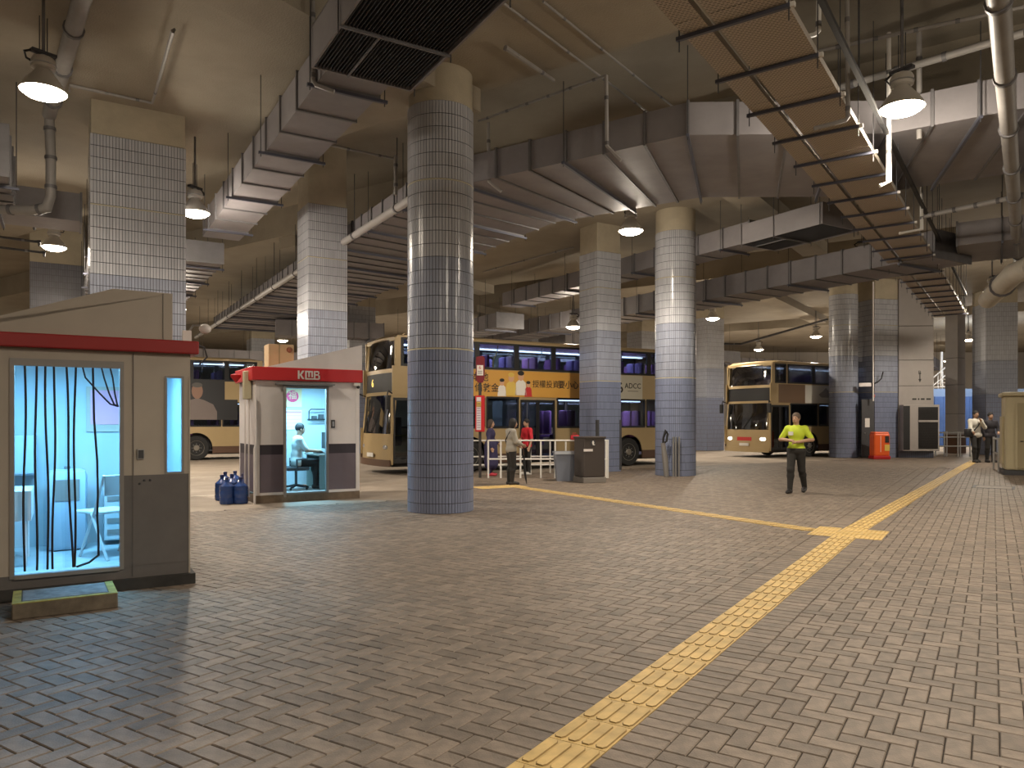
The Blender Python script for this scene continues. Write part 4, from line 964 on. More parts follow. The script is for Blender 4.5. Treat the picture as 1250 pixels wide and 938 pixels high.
MB().box(a-.05, a, -.03, .06, .15, 2.27).box(b, b+.05, -.03, .06, .15, 2.27).box(a, b, -.03, .06, 2.22, 2.27).box(a, b, -.03, .06, .15, .18).build('door_frame', M_KF, k2)
MB().box(a-.20, b+.14, -.16, .0, 2.28, 2.31).build('door_hood', M_KF, k2)
MB().bbox(-.08, W2+.04, -.08, .0, 2.36, 2.615, .01).build('red_band', mat('band_red', (.55, .016, .02), .4), k2); MB().bbox(-.08, .0, 0, D2_+.02, 2.36, 2.615, .01).build('red_band', MATS['band_red'], k2)
MB().box(0, W2, 0, D2_, 2.36, 2.42).build('roof', M_KWM, k2)
MB().plate([(.18, 2.615), (W2+.03, 2.615), (W2+.03, 3.13)], -.06, -.02).build('roof_sign_panel', M_KWM, k2)
def block_letters(parent, x, z, h):                                          # block letters joined by a line under M and B
    s = h/1.0; st = .17*s
    def P(pts): return MB().plate([(x+a*s, z+b*s) for a, b in pts], -.094, -.082).build('lettering', M_WHITE, parent)
    P([(0, 0), (.2, 0), (.2, 1), (0, 1)]); P([(.2, .5), (.52, 1), (.76, 1), (.42, .5)]); P([(.2, .5), (.42, .5), (.76, 0), (.52, 0)])
    P([(.86, .12), (1.04, .12), (1.04, 1), (.86, 1)]); P([(1.04, .82), (1.78, .82), (1.78, 1), (1.04, 1)]); P([(1.23, .26), (1.41, .26), (1.41, .82), (1.23, .82)]); P([(1.60, .26), (1.78, .26), (1.78, .82), (1.60, .82)])
    P([(.86, -.04), (2.45, -.04), (2.45, .12), (.86, .12)])
    P([(1.90, .12), (2.08, .12), (2.08, 1), (1.90, 1)]); P([(2.08, .84), (2.42, .84), (2.52, .92), (2.42, 1), (2.08, 1)]); P([(2.08, .46), (2.46, .46), (2.46, .62), (2.08, .62)]); P([(2.40, .60), (2.56, .66), (2.56, .88), (2.42, .92)]); P([(2.45, -.04), (2.62, .06), (2.62, .42), (2.46, .52), (2.44, .40), (2.44, .1)])
block_letters(k2, .78, 2.40, .165)
MB().box(.05, W2-.05, D2_-.06, D2_-.051, .2, 2.34).box(.051, .06, .06, D2_-.06, .2, 2.34).box(W2-.06, W2-.051, .06, D2_-.06, .2, 2.34).box(.06, a-.05, .051, .058, .2, 2.34).box(b+.05, W2-.06, .051, .058, .2, 2.34).build('inner_lining', M_KIN, k2)
MB().box(.05, W2-.05, .06, D2_-.06, .14, .162).build('inner_floor', M_KF, k2)
sl = MB().box(.06, W2-.06, -.022, .022, 0, .012).mesh('floor_slat', M_WHITE)
for k in range(14): put('floor_slat', sl, k2, (0, .12+.1*k, .162))
MB().box(.06, W2-.06, .06, D2_-.06, 2.335, 2.355).build('inner_ceiling', M_KIN, k2)
MB().tube([(.4, .4, 2.3), (1.6, .4, 2.3)], .016, 8).build('fluorescent_tube', M_FTUBE, k2); area(k2, (1.0, .4, 2.27), 1.2, .1, 110, (.30, .72, 1.0))
dl = bpy.data.objects.new('open_door', None); COL.objects.link(dl); dl.parent = k2; dl.location = (a-.03, -.03, 0); dl.rotation_euler = (0, 0, radians(-103))
MB().box(0, .05, -.02, .02, .17, 2.22).box(.70, .75, -.02, .02, .17, 2.22).box(.05, .70, -.02, .02, .17, .4).box(.05, .70, -.02, .02, 2.14, 2.22).build('leaf_frame', M_KF, dl); MB().box(.05, .70, -.006, .006, .4, 2.14).build('leaf_glass', M_CLEAR, dl)
for z in (.5, 1.3, 2.0): MB().tube([(a-.04, -.04, z), (a-.04, -.04, z+.1)], .016, 6).build('hinge', M_DARK, k2)
MB().box(1.47, 1.54, -.02, .004, 1.44, 1.60).build('door_intercom', M_DARK, k2); MB().box(1.485, 1.525, -.026, -.02, 1.47, 1.57).build('key_pad', M_STEEL, k2)
cc = MB().box(1.92, 2.04, -.11, -.02, 2.29, 2.35).build('camera_box', M_WHITE, k2); MB().ball((2.0, -.09, 2.27), .035, 10, 7).build('camera_dome', M_BLACK, cc, True)
MB().tube([(-.03, -.06, 0), (-.03, -.06, 1.05), (.0, -.04, 1.15), (.0, -.04, 2.0)], .022, 8).build('downpipe', M_KWM, k2, True)
for (x, y) in ((-.05, .35), (-.05, .7)): MB().tube([(x, y, .1), (x, y, 2.35)], .018, 6).build('side_conduit', M_KWM, k2)
MB().bbox(-.16, -.02, .25, .42, 2.0, 2.55, .02).build('side_alarm_box', mat('alarm_cream', (.5, .45, .3), .5), k2)
MB().lathe([(.02, 0), (.10, .10), (.10, .14), (.03, .16)], 14, (-.22, .75, 2.35)).build('side_spot_lamp', M_RED, k2, True)
def k2thing(name, label, cat, x, y, z, rz=0, group=None):
    p = k2p+a2v*x+a1v*y; return thing(name, label, cat, (p.x, p.y, z), RA+rz, group)
bxk = k2thing('carton', 'tan cardboard carton lying on the roof of the white kiosk', 'box', .62, .75, 2.41)
MB().bbox(-.25, .25, -.2, .2, 0, .70, .01).build('body', mat('cardboard', (.40, .29, .16), .8), bxk); MB().box(-.05, -.03, -.205, -.2, 0, .70).build('tape', mat('tape', (.25, .2, .1), .5), bxk); MB().ball((.16, -.2, .60), .06, 8, 6).build('rust_mark', mat('rust', (.2, .08, .04), .8), bxk)
dk = k2thing('desk', 'pale office desk by the inner wall of the white kiosk', 'desk', 1.62, .86, .152)
MB().bbox(-.32, .36, -.55, .5, .70, .74, .008).build('desk_top', M_WOOD, dk); MB().box(-.28, .34, -.50, -.47, 0, .70).build('side_panel', mat('desk_green', (.22, .26, .24), .6), dk); MB().box(-.28, .34, .44, .47, 0, .70).build('side_panel', MATS['desk_green'], dk)
mo = k2thing('monitor', 'dark flat monitor on the kiosk desk', 'monitor', 1.55, .62, .892)
MB().bbox(-.02, .02, -.25, .25, .10, .44, .006).build('screen', M_BLACK, mo); MB().tube([(0, 0, 0), (0, 0, .12)], .02, 6).build('stand', M_BLACK, mo); MB().lathe([(.10, 0), (.09, .012)], 14).build('foot', M_BLACK, mo)
kbd = k2thing('keyboard', 'dark keyboard on the kiosk desk before the monitor', 'keyboard', 1.40, .60, .893)
MB().bbox(-.07, .07, -.2, .2, 0, .02, .004).build('body', M_DARK, kbd)
for k in range(4): MB().box(-.055+.03*k, -.033+.03*k, -.18, .18, .02, .026).build('key_row', M_BLACK, kbd)
oc = k2thing('office_chair', 'black swivel office chair in the white kiosk, seating the clerk', 'chair', .93, .62, .17, 0)
for k in range(5):
    an = k*2*pi/5+.3; lg = MB().tube([(0, 0, .09), (.26*cos(an), .26*sin(an), .05)], [.03, .018], 6).build('leg', M_DARK, oc, True); MB().ball((.27*cos(an), .27*sin(an), .028), .028, 8, 6).build('caster', M_BLACK, lg, True)
MB().tube([(0, 0, .09), (0, 0, .40)], .028, 8).build('column', M_DARK, oc); MB().bbox(-.24, .22, -.23, .23, .39, .47, .03).build('seat', M_DARK, oc)
MB().bbox(-.30, -.24, -.20, .20, .56, .98, .03).build('backrest', M_DARK, oc); MB().box(-.29, -.2, -.03, .03, .40, .6).build('back_bracket', M_DARK, oc)
for sy in (-.26, .26): MB().tube([(-.05, sy, .42), (-.05, sy, .62), (.16, sy, .63)], .018, 6).build('armrest', M_DARK, oc, True)
po = k2thing('new_year_poster', 'pink and yellow paper poster pinned inside the white kiosk', 'poster', 1.08, D2_-.075, 1.86)
MB().box(-.16, .20, 0, .008, 0, .40).build('sheet', mat('poster_yellow', (.62, .46, .26), .7), po); MB().plate(oval(.0, .24, .13, .13), -.004, 0).build('motif', mat('poster_pink', (.62, .05, .14), .7), po)
put('lettering', text_mesh('lettering', '福', .19, mat('poster_yellow', (.62, .46, .26)), .002), po, (.0, -.007, .25))
cl = k2thing('wall_calendar', 'white calendar sheets hanging below the poster in the white kiosk', 'calendar', 1.10, D2_-.075, 1.38)
MB().box(-.18, .18, 0, .006, 0, .42).build('sheet', M_WHITE, cl)
for k in range(4): MB().box(-.16, .16, -.003, 0, .06+.08*k, .064+.08*k).build('rule', mat('pale_line', (.3, .35, .4)), cl)
MB().box(-.17, .17, -.003, 0, .36, .40).build('heading', mat('calendar_red', (.5, .2, .25)), cl)
sh = k2thing('file_rack', 'black wire file rack on the back wall of the white kiosk', 'rack', 1.66, D2_-.2, 1.58)
MB().tube([(-.26, 0, 0), (-.26, 0, .2), (-.22, 0, .24), (.3, 0, .24)], .012, 6).tube([(-.26, 0, .02), (.3, 0, .02)], .012, 6).tube([(-.26, .12, .02), (.3, .12, .02)], .012, 6).build('wire_frame', M_BLACK, sh)
for k in range(3): MB().bbox(-.18+.15*k, -.08+.15*k, .01, .11, .03, .10+.03*k, .004).build('file_box', M_DARK, sh)
# water bottles beside it
M_WB = mat('water_bottle_blue', (.03, .075, .26), .12, coat=.5); M_WBL = glass('water_bottle_clear', (.22, .36, .80), .15)
wbp = MB().lathe([(.125, 0), (.135, .02), (.135, .10), (.128, .12), (.135, .14), (.135, .24), (.128, .26), (.135, .28), (.13, .34), (.06, .40), (.035, .42), (.035, .47)], 18)
me_b = wbp.mesh('bottle_body', M_WB, True); me_c = MB().lathe([(.04, .46), (.04, .50), (.03, .505)], 12).mesh('cap', mat('cap_blue', (.02, .03, .12), .4), True)
spots = [(277, 614.5, 'front bottle of the blue water bottles beside the kiosk, at the open corner'), (294, 614.0, 'front blue water bottle standing against the white kiosk pipe'), (271, 610, 'blue water bottle at the outer edge of the group, second row'),
         (283, 608.5, 'blue water bottle in the middle of the group, second row'), (297, 607.5, 'blue water bottle in the second row against the kiosk side'), (275, 604.5, 'rearmost outer blue water bottle beside the kiosk'), (287, 603.0, 'rearmost blue water bottle next to the kiosk side wall')]
for px, py, lab in spots:
    p = G(px, py); o = thing('water_bottle', lab, 'bottle', (p.x, p.y, -.012), random.random(), 'blue water bottles beside the white kiosk'); put('bottle_body', me_b, o); put('cap', me_c, o)

# ---------- cream guard booth at the picture edge
p = G(1227, 580)
k3 = thing('guard_booth', 'cream metal guard booth with a windowed door at the picture edge', 'booth', (p.x, p.y, 0), radians(-29))
M_K3 = mat('booth_cream', (.50, .43, .27), .5, noise=(2, .06)); M_K3D = mat('booth_cream_door', (.34, .28, .16), .5)
MB().bbox(0, 2.2, 0, 1.3, .14, 2.30, .05).build('body', M_K3, k3); MB().bbox(-.08, 2.28, -.10, 1.38, 2.28, 2.40, .04).build('roof', M_K3, k3); MB().box(-.04, 2.24, -.06, 1.34, 0, .14).build('plinth', M_DARK, k3)
d = MB().bbox(.30, 1.10, -.025, .0, .2, 2.08, .01).build('door', M_K3D, k3); MB().bbox(.52, .88, -.035, -.02, 1.12, 1.75, .008).build('door_window', M_BLACK, d); MB().tube([(.37, -.03, .98), (.37, -.06, .98), (.44, -.06, .98)], .012, 6).build('handle', M_BLACK, d)
MB().box(.26, .30, -.03, .0, .16, 2.12).box(1.10, 1.14, -.03, .0, .16, 2.12).box(.30, 1.10, -.03, .0, 2.08, 2.12).build('door_frame', M_K3, k3)
MB().bbox(-.06, .0, .3, 1.0, .3, 1.7, .01).build('side_box', M_K3, k3)
# ================================================================ people: one continuous surface each, grown from a skeleton field
def field_mesh(prims, res=.012, k=.03, cuts=()):
    """prims: ('c', p0, r0, p1, r1) tapered limbs or ('e', centre, radii) ellipsoids; smooth union, then surface nets"""
    lo = np.array([1e9]*3); hi = -lo
    for q in prims:
        if q[0] == 'c': P = [(np.array(q[1]), q[2]), (np.array(q[3]), q[4])]
        else: P = [(np.array(q[1]), max(q[2]))]
        for c, r in P: lo = np.minimum(lo, c-r); hi = np.maximum(hi, c+r)
    lo -= .05; hi += .05; N = np.ceil((hi-lo)/res).astype(int)+1
    F = np.full(N, .2, np.float32); ax = [lo[i]+np.arange(N[i])*res for i in range(3)]
    for q in prims:
        if q[0] == 'c': a, ra, b, rb = map(np.array, q[1:5]); mn = np.minimum(a-ra, b-rb); mx = np.maximum(a+ra, b+rb)
        else: c, rr = np.array(q[1]), np.array(q[2]); mn = c-rr; mx = c+rr
        i0 = np.maximum(((mn-lo-.06)/res).astype(int), 0); i1 = np.minimum(((mx-lo+.06)/res).astype(int)+2, N)
        sl = tuple(slice(i0[i], i1[i]) for i in range(3))
        X, Y, Z = np.meshgrid(*[ax[i][sl[i]] for i in range(3)], indexing='ij')
        if q[0] == 'c':
            d = b-a; L2 = max(1e-9, float(d @ d)); t = np.clip(((X-a[0])*d[0]+(Y-a[1])*d[1]+(Z-a[2])*d[2])/L2, 0, 1)
            D = np.sqrt((X-a[0]-t*d[0])**2+(Y-a[1]-t*d[1])**2+(Z-a[2]-t*d[2])**2)-(ra+(rb-ra)*t)
        else:
            k0 = np.sqrt(((X-c[0])/rr[0])**2+((Y-c[1])/rr[1])**2+((Z-c[2])/rr[2])**2); D = (k0-1)*min(rr)*(.5+.5*np.clip(k0, 0, 1))
        kk = q[5] if len(q) > 5 and q[0] == 'c' else (q[3] if len(q) > 3 and q[0] == 'e' else k)
        A = F[sl]; h = np.clip(.5+.5*(A-D)/kk, 0, 1); F[sl] = A*(1-h)+D*h-kk*h*(1-h)
    for (c, n) in cuts:                                    # keep the side the normal points away from
        X, Y, Z = np.meshgrid(*ax, indexing='ij'); F = np.maximum(F, (X-c[0])*n[0]+(Y-c[1])*n[1]+(Z-c[2])*n[2])
    ins = F < 0; n0, n1, n2 = F.shape
    acc = np.zeros((n0-1, n1-1, n2-1, 3)); cnt = np.zeros((n0-1, n1-1, n2-1))
    for d in range(3):
        for o1 in (0, 1):
            for o2 in (0, 1):
                off = [0, 0, 0]; oth = [i for i in range(3) if i != d]; off[oth[0]], off[oth[1]] = o1, o2
                s0 = tuple(slice(off[i], off[i]+(F.shape[i]-1)) for i in range(3)); off2 = list(off); off2[d] = 1
                s1 = tuple(slice(off2[i], off2[i]+(F.shape[i]-1)) for i in range(3))
                f0, f1 = F[s0], F[s1]; m = (f0 < 0) != (f1 < 0); t = np.where(m, f0/np.where(m, f0-f1, 1), 0)
                for e in range(3): acc[..., e] += np.where(m, (t if e == d else off[e]), 0)
                cnt += m
    act = cnt > 0; idx = -np.ones(act.shape, int); idx[act] = np.arange(act.sum()); ijk = np.argwhere(act)
    V = lo+(ijk+acc[act]/cnt[act][:, None])*res; Q = []
    for d in range(3):
        e, f = [(1, 2), (2, 0), (0, 1)][d]
        s0 = [slice(None)]*3; s1 = [slice(None)]*3; s0[d] = slice(0, -1); s1[d] = slice(1, None)
        a, b = ins[tuple(s0)], ins[tuple(s1)]; pts = np.argwhere(a != b)
        ok = (pts[:, e] > 0) & (pts[:, f] > 0) & (pts[:, e] < act.shape[e]) & (pts[:, f] < act.shape[f]); pts = pts[ok]
        def at(de, df): p = pts.copy(); p[:, e] -= de; p[:, f] -= df; return idx[p[:, 0], p[:, 1], p[:, 2]]
        q = np.stack([at(1, 1), at(0, 1), at(0, 0), at(1, 0)], 1); fl = ~a[pts[:, 0], pts[:, 1], pts[:, 2]]; q[fl] = q[fl][:, ::-1]; Q.append(q)
    return V, np.concatenate(Q)
def skin_obj(name, prims, m, parent, res=.012, k=.03, cuts=()):
    V, Q = field_mesh(prims, res, k, cuts); me = np_mesh(name, V, Q, m)
    me.polygons.foreach_set('use_smooth', np.ones(len(me.polygons), bool)); me.update(); return put(name, me, parent)
M_SKIN = mat('skin', (.42, .255, .17), .55); M_LEATHER = mat('leather_black', (.02, .018, .018), .45)
M_EYE = mat('eye_dark', (.015, .012, .01), .3)
REST = dict(pelvis=(0, 0, .94), waist=(0, 0, 1.08), chest=(0, 0, 1.30), neck=(0, .01, 1.46), head=(0, -.02, 1.625), shL=(.175, .01, 1.40), shR=(-.175, .01, 1.40),
            elL=(.235, .03, 1.12), elR=(-.235, .03, 1.12), wrL=(.245, -.06, .88), wrR=(-.245, -.06, .88), hipL=(.09, 0, .92), hipR=(-.09, 0, .92),
            knL=(.10, -.02, .50), knR=(-.10, -.02, .50), anL=(.105, .02, .085), anR=(-.105, .02, .085), toL=(.115, -.15, .035), toR=(-.115, -.15, .035))
def hand(prims, wr, el, side, curl=.35):
    w_, e_ = Vector(wr), Vector(el); d = (w_-e_).normalized(); fwd = Vector((0, -1, 0)); 
    n = d.cross(fwd); n = n.normalized() if n.length > .1 else Vector((1, 0, 0)); s = n.cross(d).normalized()        # s: across the palm
    palm = w_+d*.075; prims.append(('c', tuple(w_), .026, tuple(palm), .032))
    prims.append(('c', tuple(w_+d*.04+s*.018), .018, tuple(palm+s*.026), .016)); prims.append(('c', tuple(w_+d*.04-s*.018), .018, tuple(palm-s*.026), .016))
    ins = -n*side
    for k, ln in enumerate((.066, .078, .073, .058)):
        b0 = palm+s*(.030-.020*k); m_ = b0+d*ln*.55+ins*ln*curl*.3; t_ = m_+d*ln*.4+ins*ln*curl
        prims.append(('c', tuple(b0), .0105, tuple(m_), .0098, .008)); prims.append(('c', tuple(m_), .0098, tuple(t_), .0085, .008))
    b0 = w_+d*.03+s*.024; m_ = b0+d*.03+s*.03; t_ = m_+d*.032+s*.006+ins*.012
    prims.append(('c', tuple(b0), .014, tuple(m_), .0115, .01)); prims.append(('c', tuple(m_), .0115, tuple(t_), .0095, .008))
def person(label, x, y, rz, h=1.72, pose=None, top=None, legs=None, shoes=None, hair='short', build=1.0, z=0.0, sleeve='short', skirt=False, hairm=None, skin=None, look=0.0, group=None, tuck=-.10):
    """local frame: facing -y"""
    t = thing('person', label, 'person', (x, y, z), rz, group); J = dict(REST); J.update(pose or {}); s = h/1.745; t.scale = (s, s, s)
    V3 = lambda a: tuple(a); hd = np.array(J['head']); B = build
    def torso(g):
        pe, wa, chs = np.array(J['pelvis']), np.array(J['waist']), np.array(J['chest']); up = np.array(J['neck'])
        L = [('e', pe, (.165*B+g, .115*B+g, .12+g)), ('e', wa, (.140*B+g, .105*B+g, .16+g)), ('e', chs, (.165*B+g, .115*B+g, .17+g))]
        for sd in 'LR':
            sh = np.array(J['sh'+sd]); L += [('c', chs+(up-chs)*.35, .075+g, sh, .060+g)]
            L += [('c', pe+(np.array(J['hip'+sd])-pe)*.5, .10*B+g, np.array(J['hip'+sd]), .095*B+g)]
        return L
    def arm(sd, g, f=1.0):
        a, b, c = np.array(J['sh'+sd]), np.array(J['el'+sd]), np.array(J['wr'+sd]); L = []
        if f <= 1: L.append(('c', a, .056+g, a+(b-a)*f, .056+(-.012)*f+g))
        else: L += [('c', a, .056+g, b, .044+g), ('c', b, .044+g, b+(c-b)*(f-1), .044-.014*(f-1)+g)]
        return L
    def leg(sd, g, f=2.0):
        a, b, c = np.array(J['hip'+sd]), np.array(J['kn'+sd]), np.array(J['an'+sd]); calf = b+(c-b)*.3+np.array((0, .015, 0))
        return [('c', a, .088*B+g, b, .060+g), ('c', b, .056+g, calf, .057+g), ('c', calf, .057+g, c, .038+g)]
    def foot(sd, g):
        c, d = np.array(J['an'+sd]), np.array(J['to'+sd]); he = c+np.array((0, .035, -.045)); return [('c', c, .036+g, he, .036+g), ('c', he, .036+g, (he+d)/2+np.array((0, 0, .012)), .040+g), ('c', (he+d)/2+np.array((0, 0, .012)), .040+g, d, .030+g)]
    ca, sa = cos(look), sin(look)
    def H(x_, y_, z_): return (hd[0]+x_*ca-y_*sa, hd[1]+x_*sa+y_*ca, hd[2]+z_)
    body = torso(0)+arm('L', 0, 2)+arm('R', 0, 2)+leg('L', 0)+leg('R', 0)+foot('L', 0)+foot('R', 0)
    body += [('c', np.array(J['neck'])-np.array((0, 0, .04)), .062, hd+np.array((0, .015, -.05)), .052), ('e', H(0, .01, .02), (.076, .094, .098)), ('e', H(0, -.025, -.045), (.055, .062, .068)),
             ('c', H(0, -.082, .005), .010, H(0, -.098, -.022), .013, .012), ('c', H(-.018, -.082, -.062), .007, H(.018, -.082, -.062), .007, .008), ('e', H(.075, .012, -.005), (.012, .020, .030), .008), ('e', H(-.075, .012, -.005), (.012, .020, .030), .008)]
    hand(body, J['wrL'], J['elL'], 1); hand(body, J['wrR'], J['elR'], -1)
    bo = skin_obj('body', body, skin or M_SKIN, t, .0105, .028)
    for sx in (-1, 1): MB().ball(H(.030*sx, -.079, .012), (.012, .008, .008), 8, 6).build('eye', M_EYE, bo)
    if top: skin_obj('shirt', torso(.014)+arm('L', .014, {'short': .85, 'long': 1.92}[sleeve])+arm('R', .014, {'short': .85, 'long': 1.92}[sleeve])+[('c', np.array(J['neck'])-np.array((0, 0, .06)), .075, np.array(J['neck'])-np.array((0, 0, .015)), .068)], top, t, .0125, .035, cuts=[((0, 0, J['pelvis'][2]+tuck), (0, 0, -1))])
    if legs:
        L = [('e', np.array(J['pelvis']), (.168*B+.012, .118*B+.012, .115))]+leg('L', .016)+leg('R', .016)
        skin_obj('trousers', L, legs, t, .0125, .035)
    if skirt: skin_obj('skirt', [('c', np.array(J['pelvis']), .18*B, (np.array(J['knL'])+np.array(J['knR']))/2+np.array((0, 0, -.12)), .19*B)], top, t, .014, .03)
    if shoes:
        for sd in 'LR': skin_obj('shoe', foot(sd, .010), shoes, t, .011, .02, cuts=[((0, 0, .004), (0, 0, -1)), ((0, 0, J['an'+sd][2]+.015), (0, 0, 1))])
    hm = hairm or M_HAIR
    if hair == 'short': skin_obj('hair', [('e', H(0, .018, .035), (.088, .100, .102))], hm, t, .010, .02, cuts=[(H(0, -.055, .02), (-sa*-1*0+sa*.8, -ca*.8, -.6)), (H(0, 0, -.03), (0, 0, -1))])
    elif hair == 'bob': skin_obj('hair', [('e', H(0, .025, .02), (.100, .108, .125)), ('e', H(0, .05, -.07), (.095, .075, .09))], hm, t, .010, .03, cuts=[(H(0, -.045, .0), (sa*.9, -ca*.9, -.4))])
    elif hair == 'long': skin_obj('hair', [('e', H(0, .022, .025), (.092, .104, .115)), ('c', H(0, .07, -.02), .075, H(0, .10, -.25), .05)], hm, t, .010, .03, cuts=[(H(0, -.045, .01), (sa*.9, -ca*.9, -.45))])
    return t
def facing(dx, dy): return atan2(dx, -dy)                       # rotation so that local -y looks along (dx, dy)
M_HIVIS = mat('hi_vis_yellow', (.50, .62, .035), .7, noise=(6, .08)); M_TRB = mat('trousers_black', (.018, .017, .017), .8); M_TRG = mat('trousers_dark', (.020, .018, .016), .8)
# steward in the yellow shirt, striding, hands together in front
p = G(972, 602)
steward = person('walking steward in a bright yellow-green shirt with hands together in front', p.x, p.y, facing(-.55, -.8), 1.74,
       dict(elL=(.33, .0, 1.17), wrL=(.09, -.22, 1.12), elR=(-.33, .0, 1.17), wrR=(-.07, -.23, 1.15), knL=(.09, .10, .50), anL=(.10, .30, .12), toL=(.11, .15, .035), knR=(-.09, -.12, .51), anR=(-.10, -.14, .085), toR=(-.11, -.32, .035)),
       M_HIVIS, M_TRG, M_LEATHER, build=1.04, look=-.2, tuck=.035, hairm=mat('hair_thin', (.10, .07, .05), .7))
MB().box(-.13, -.03, -.150, -.128, 1.26, 1.34).build('chest_badge', M_WHITE, steward)
# woman with the umbrella
p = G(624, 592)
woman = person('woman in a pale grey jacket and black trousers leaning on a folded umbrella', p.x, p.y, facing(.75, .30), 1.63,
       dict(elL=(.24, -.05, 1.14), wrL=(.16, -.26, 1.03), elR=(-.22, -.06, 1.13), wrR=(-.10, -.27, 1.05), head=(0, -.07, 1.61), neck=(0, -.01, 1.455)),
       mat('jacket_grey', (.34, .32, .28), .8), M_TRB, M_LEATHER, hair='bob', sleeve='long', build=1.05)
MB().tube([(-.17, .0, 1.43), (-.05, -.145, 1.2), (.16, -.10, 1.0), (.19, .03, .98), (.02, .15, 1.18), (-.15, .08, 1.42)], .016, 6).build('bag_strap', M_BLACK, woman, True)
d = Vector((.75, .30)).normalized(); ux, uy = p.x+d.x*.36, p.y+d.y*.36-.02
um = thing('umbrella', 'black folded umbrella held upright by the woman in the grey jacket', 'umbrella', (ux, uy, 0))
MB().tube([(.05, 0, 0), (.03, 0, .12), (.0, 0, .35)], [.004, .022, .035], 8).tube([(0, 0, .35), (-.02, 0, .72)], [.035, .016], 8).build('canopy', M_BLACK, um, True)
MB().tube([(-.02, 0, .72), (-.05, 0, .92), (-.07, 0, .97), (-.11, 0, .98), (-.13, 0, .94)], .010, 6).build('handle', mat('umbrella_handle', (.10, .05, .03), .5), um, True)
# queue behind the rail
p = PY(599, 514, 21.35)
person('person in a long navy dress and red shoes waiting behind the railing', p.x, p.y, facing(.8, -.1), 1.60, dict(wrL=(.15, -.22, 1.0), elL=(.22, -.04, 1.12)), mat('dress_navy', (.035, .03, .085), .8), mat('leggings_navy', (.025, .022, .06), .8), mat('shoes_red', (.45, .03, .05), .6), hair='bob', sleeve='long', skirt=True, build=1.15, hairm=mat('hair_brown', (.05, .035, .028), .7))
p = PY(643, 514, 21.7)
person('person in a red shirt and dark trousers in the bus queue', p.x, p.y, facing(-.75, -.45), 1.62, dict(wrR=(-.12, -.24, 1.08), elR=(-.23, -.03, 1.13)), mat('shirt_red', (.55, .015, .03), .7), M_TRB, mat('shoes_white', (.5, .48, .45), .6), hair='short')
# two men by the tactile strip
p = PY(1191, 514, 28.2)
man = person('man in a white shirt with a shoulder bag and a hand at his chin', p.x, p.y, facing(.0, -1), 1.95, dict(elR=(-.24, -.10, 1.16), wrR=(-.22, -.20, 1.04), elL=(.25, -.10, 1.18), wrL=(.08, -.17, 1.40), knR=(-.10, -.10, .51), anR=(-.10, -.10, .085), toR=(-.11, -.27, .035), knL=(.10, .05, .50), anL=(.13, .16, .10), toL=(.14, .01, .035)), mat('shirt_white', (.58, .56, .50), .8), M_TRB, M_LEATHER, sleeve='long', hair='short')
MB().tube([(.15, -.02, 1.45), (.0, -.16, 1.25), (-.18, -.12, 1.02), (-.2, .1, 1.05), (.12, .08, 1.43)], .018, 6).build('bag_strap', M_BLACK, man, True)
MB().bbox(-.36, -.18, -.20, .08, .86, 1.14, .04).build('shoulder_bag', M_BLACK, man, True)
p = PY(1209, 514, 28.3)
person('man in a black shirt and black trousers beside the cream guard booth', p.x, p.y, facing(-.1, -1), 1.88, dict(elL=(.25, -.06, 1.14), wrL=(.14, -.25, 1.06)), mat('shirt_black', (.02, .018, .024), .8), M_TRB, M_LEATHER, sleeve='long')
# clerk seated in the white kiosk, looking along the desk
p = k2p+a2v*.93+a1v*.60
sitz = -.235+.0
person('clerk in a pale shirt seated at the desk in the white kiosk', p.x, p.y, facing(A2.x, A2.y), 1.68, dict(pelvis=(0, 0, .60), waist=(0, -.01, .74), chest=(0, -.03, .96), neck=(0, -.05, 1.12), head=(0, -.09, 1.285), shL=(.17, -.03, 1.06), shR=(-.17, -.03, 1.06), hipL=(.09, -.02, .58), hipR=(-.09, -.02, .58), elL=(.23, -.16, .84), wrL=(.14, -.40, .82), elR=(-.23, -.16, .84), wrR=(-.14, -.40, .82),
       knL=(.10, -.42, .56), knR=(-.10, -.42, .56), anL=(.11, -.48, .11), anR=(-.11, -.38, .11), toL=(.11, -.64, .05), toR=(-.11, -.54, .05)), mat('shirt_pale', (.55, .62, .60), .8), M_TRB, M_LEATHER, sleeve='short', z=.165)
# ================================================================ street furniture
def railing(label, x0, y0, x1, y1, posts, h=1.05, m=None, rails=(1.03, .52), r=.024, cat='railing'):
    d = Vector((x1-x0, y1-y0)); L = d.length; t = thing('railing', label, cat, (x0, y0, 0), atan2(d.y, d.x)); m = m or M_WHITE
    for f in posts: MB().tube([(L*f, 0, 0), (L*f, 0, h)], r, 8).build('post', m, t, True)
    for z in rails: MB().tube([(0, 0, z), (L, 0, z)], r*.95, 8).build('rail', m, t, True)
    return t
Yr = 20.5
X = lambda px, Y: (px-CX)/FPX*Y
railing('white tubular queue railing before the waiting people, ending at the brown bin', X(596, Yr), Yr, X(742, Yr), Yr, (0, .105, .27, .44, .56, .73, .985, 1))
railing('second white queue railing, closer to the bus', X(575, 22.3), 22.3, X(735, 22.6), 22.6, (0, .15, .3, .45, .6, .72, .85, 1), 1.0, rails=(.98, .5, .25))
bp = PY(586, 514, 20.6)
bs = thing('bus_stop_sign', 'bus stop pole with a maroon flag and red framed timetable', 'sign', (bp.x, bp.y, 0))
M_MAR = mat('sign_maroon', (.16, .012, .02), .5)
MB().tube([(0, 0, 0), (0, 0, 3.3)], .04, 10).build('pole', mat('pole_dark', (.035, .03, .03), .5), bs, True)
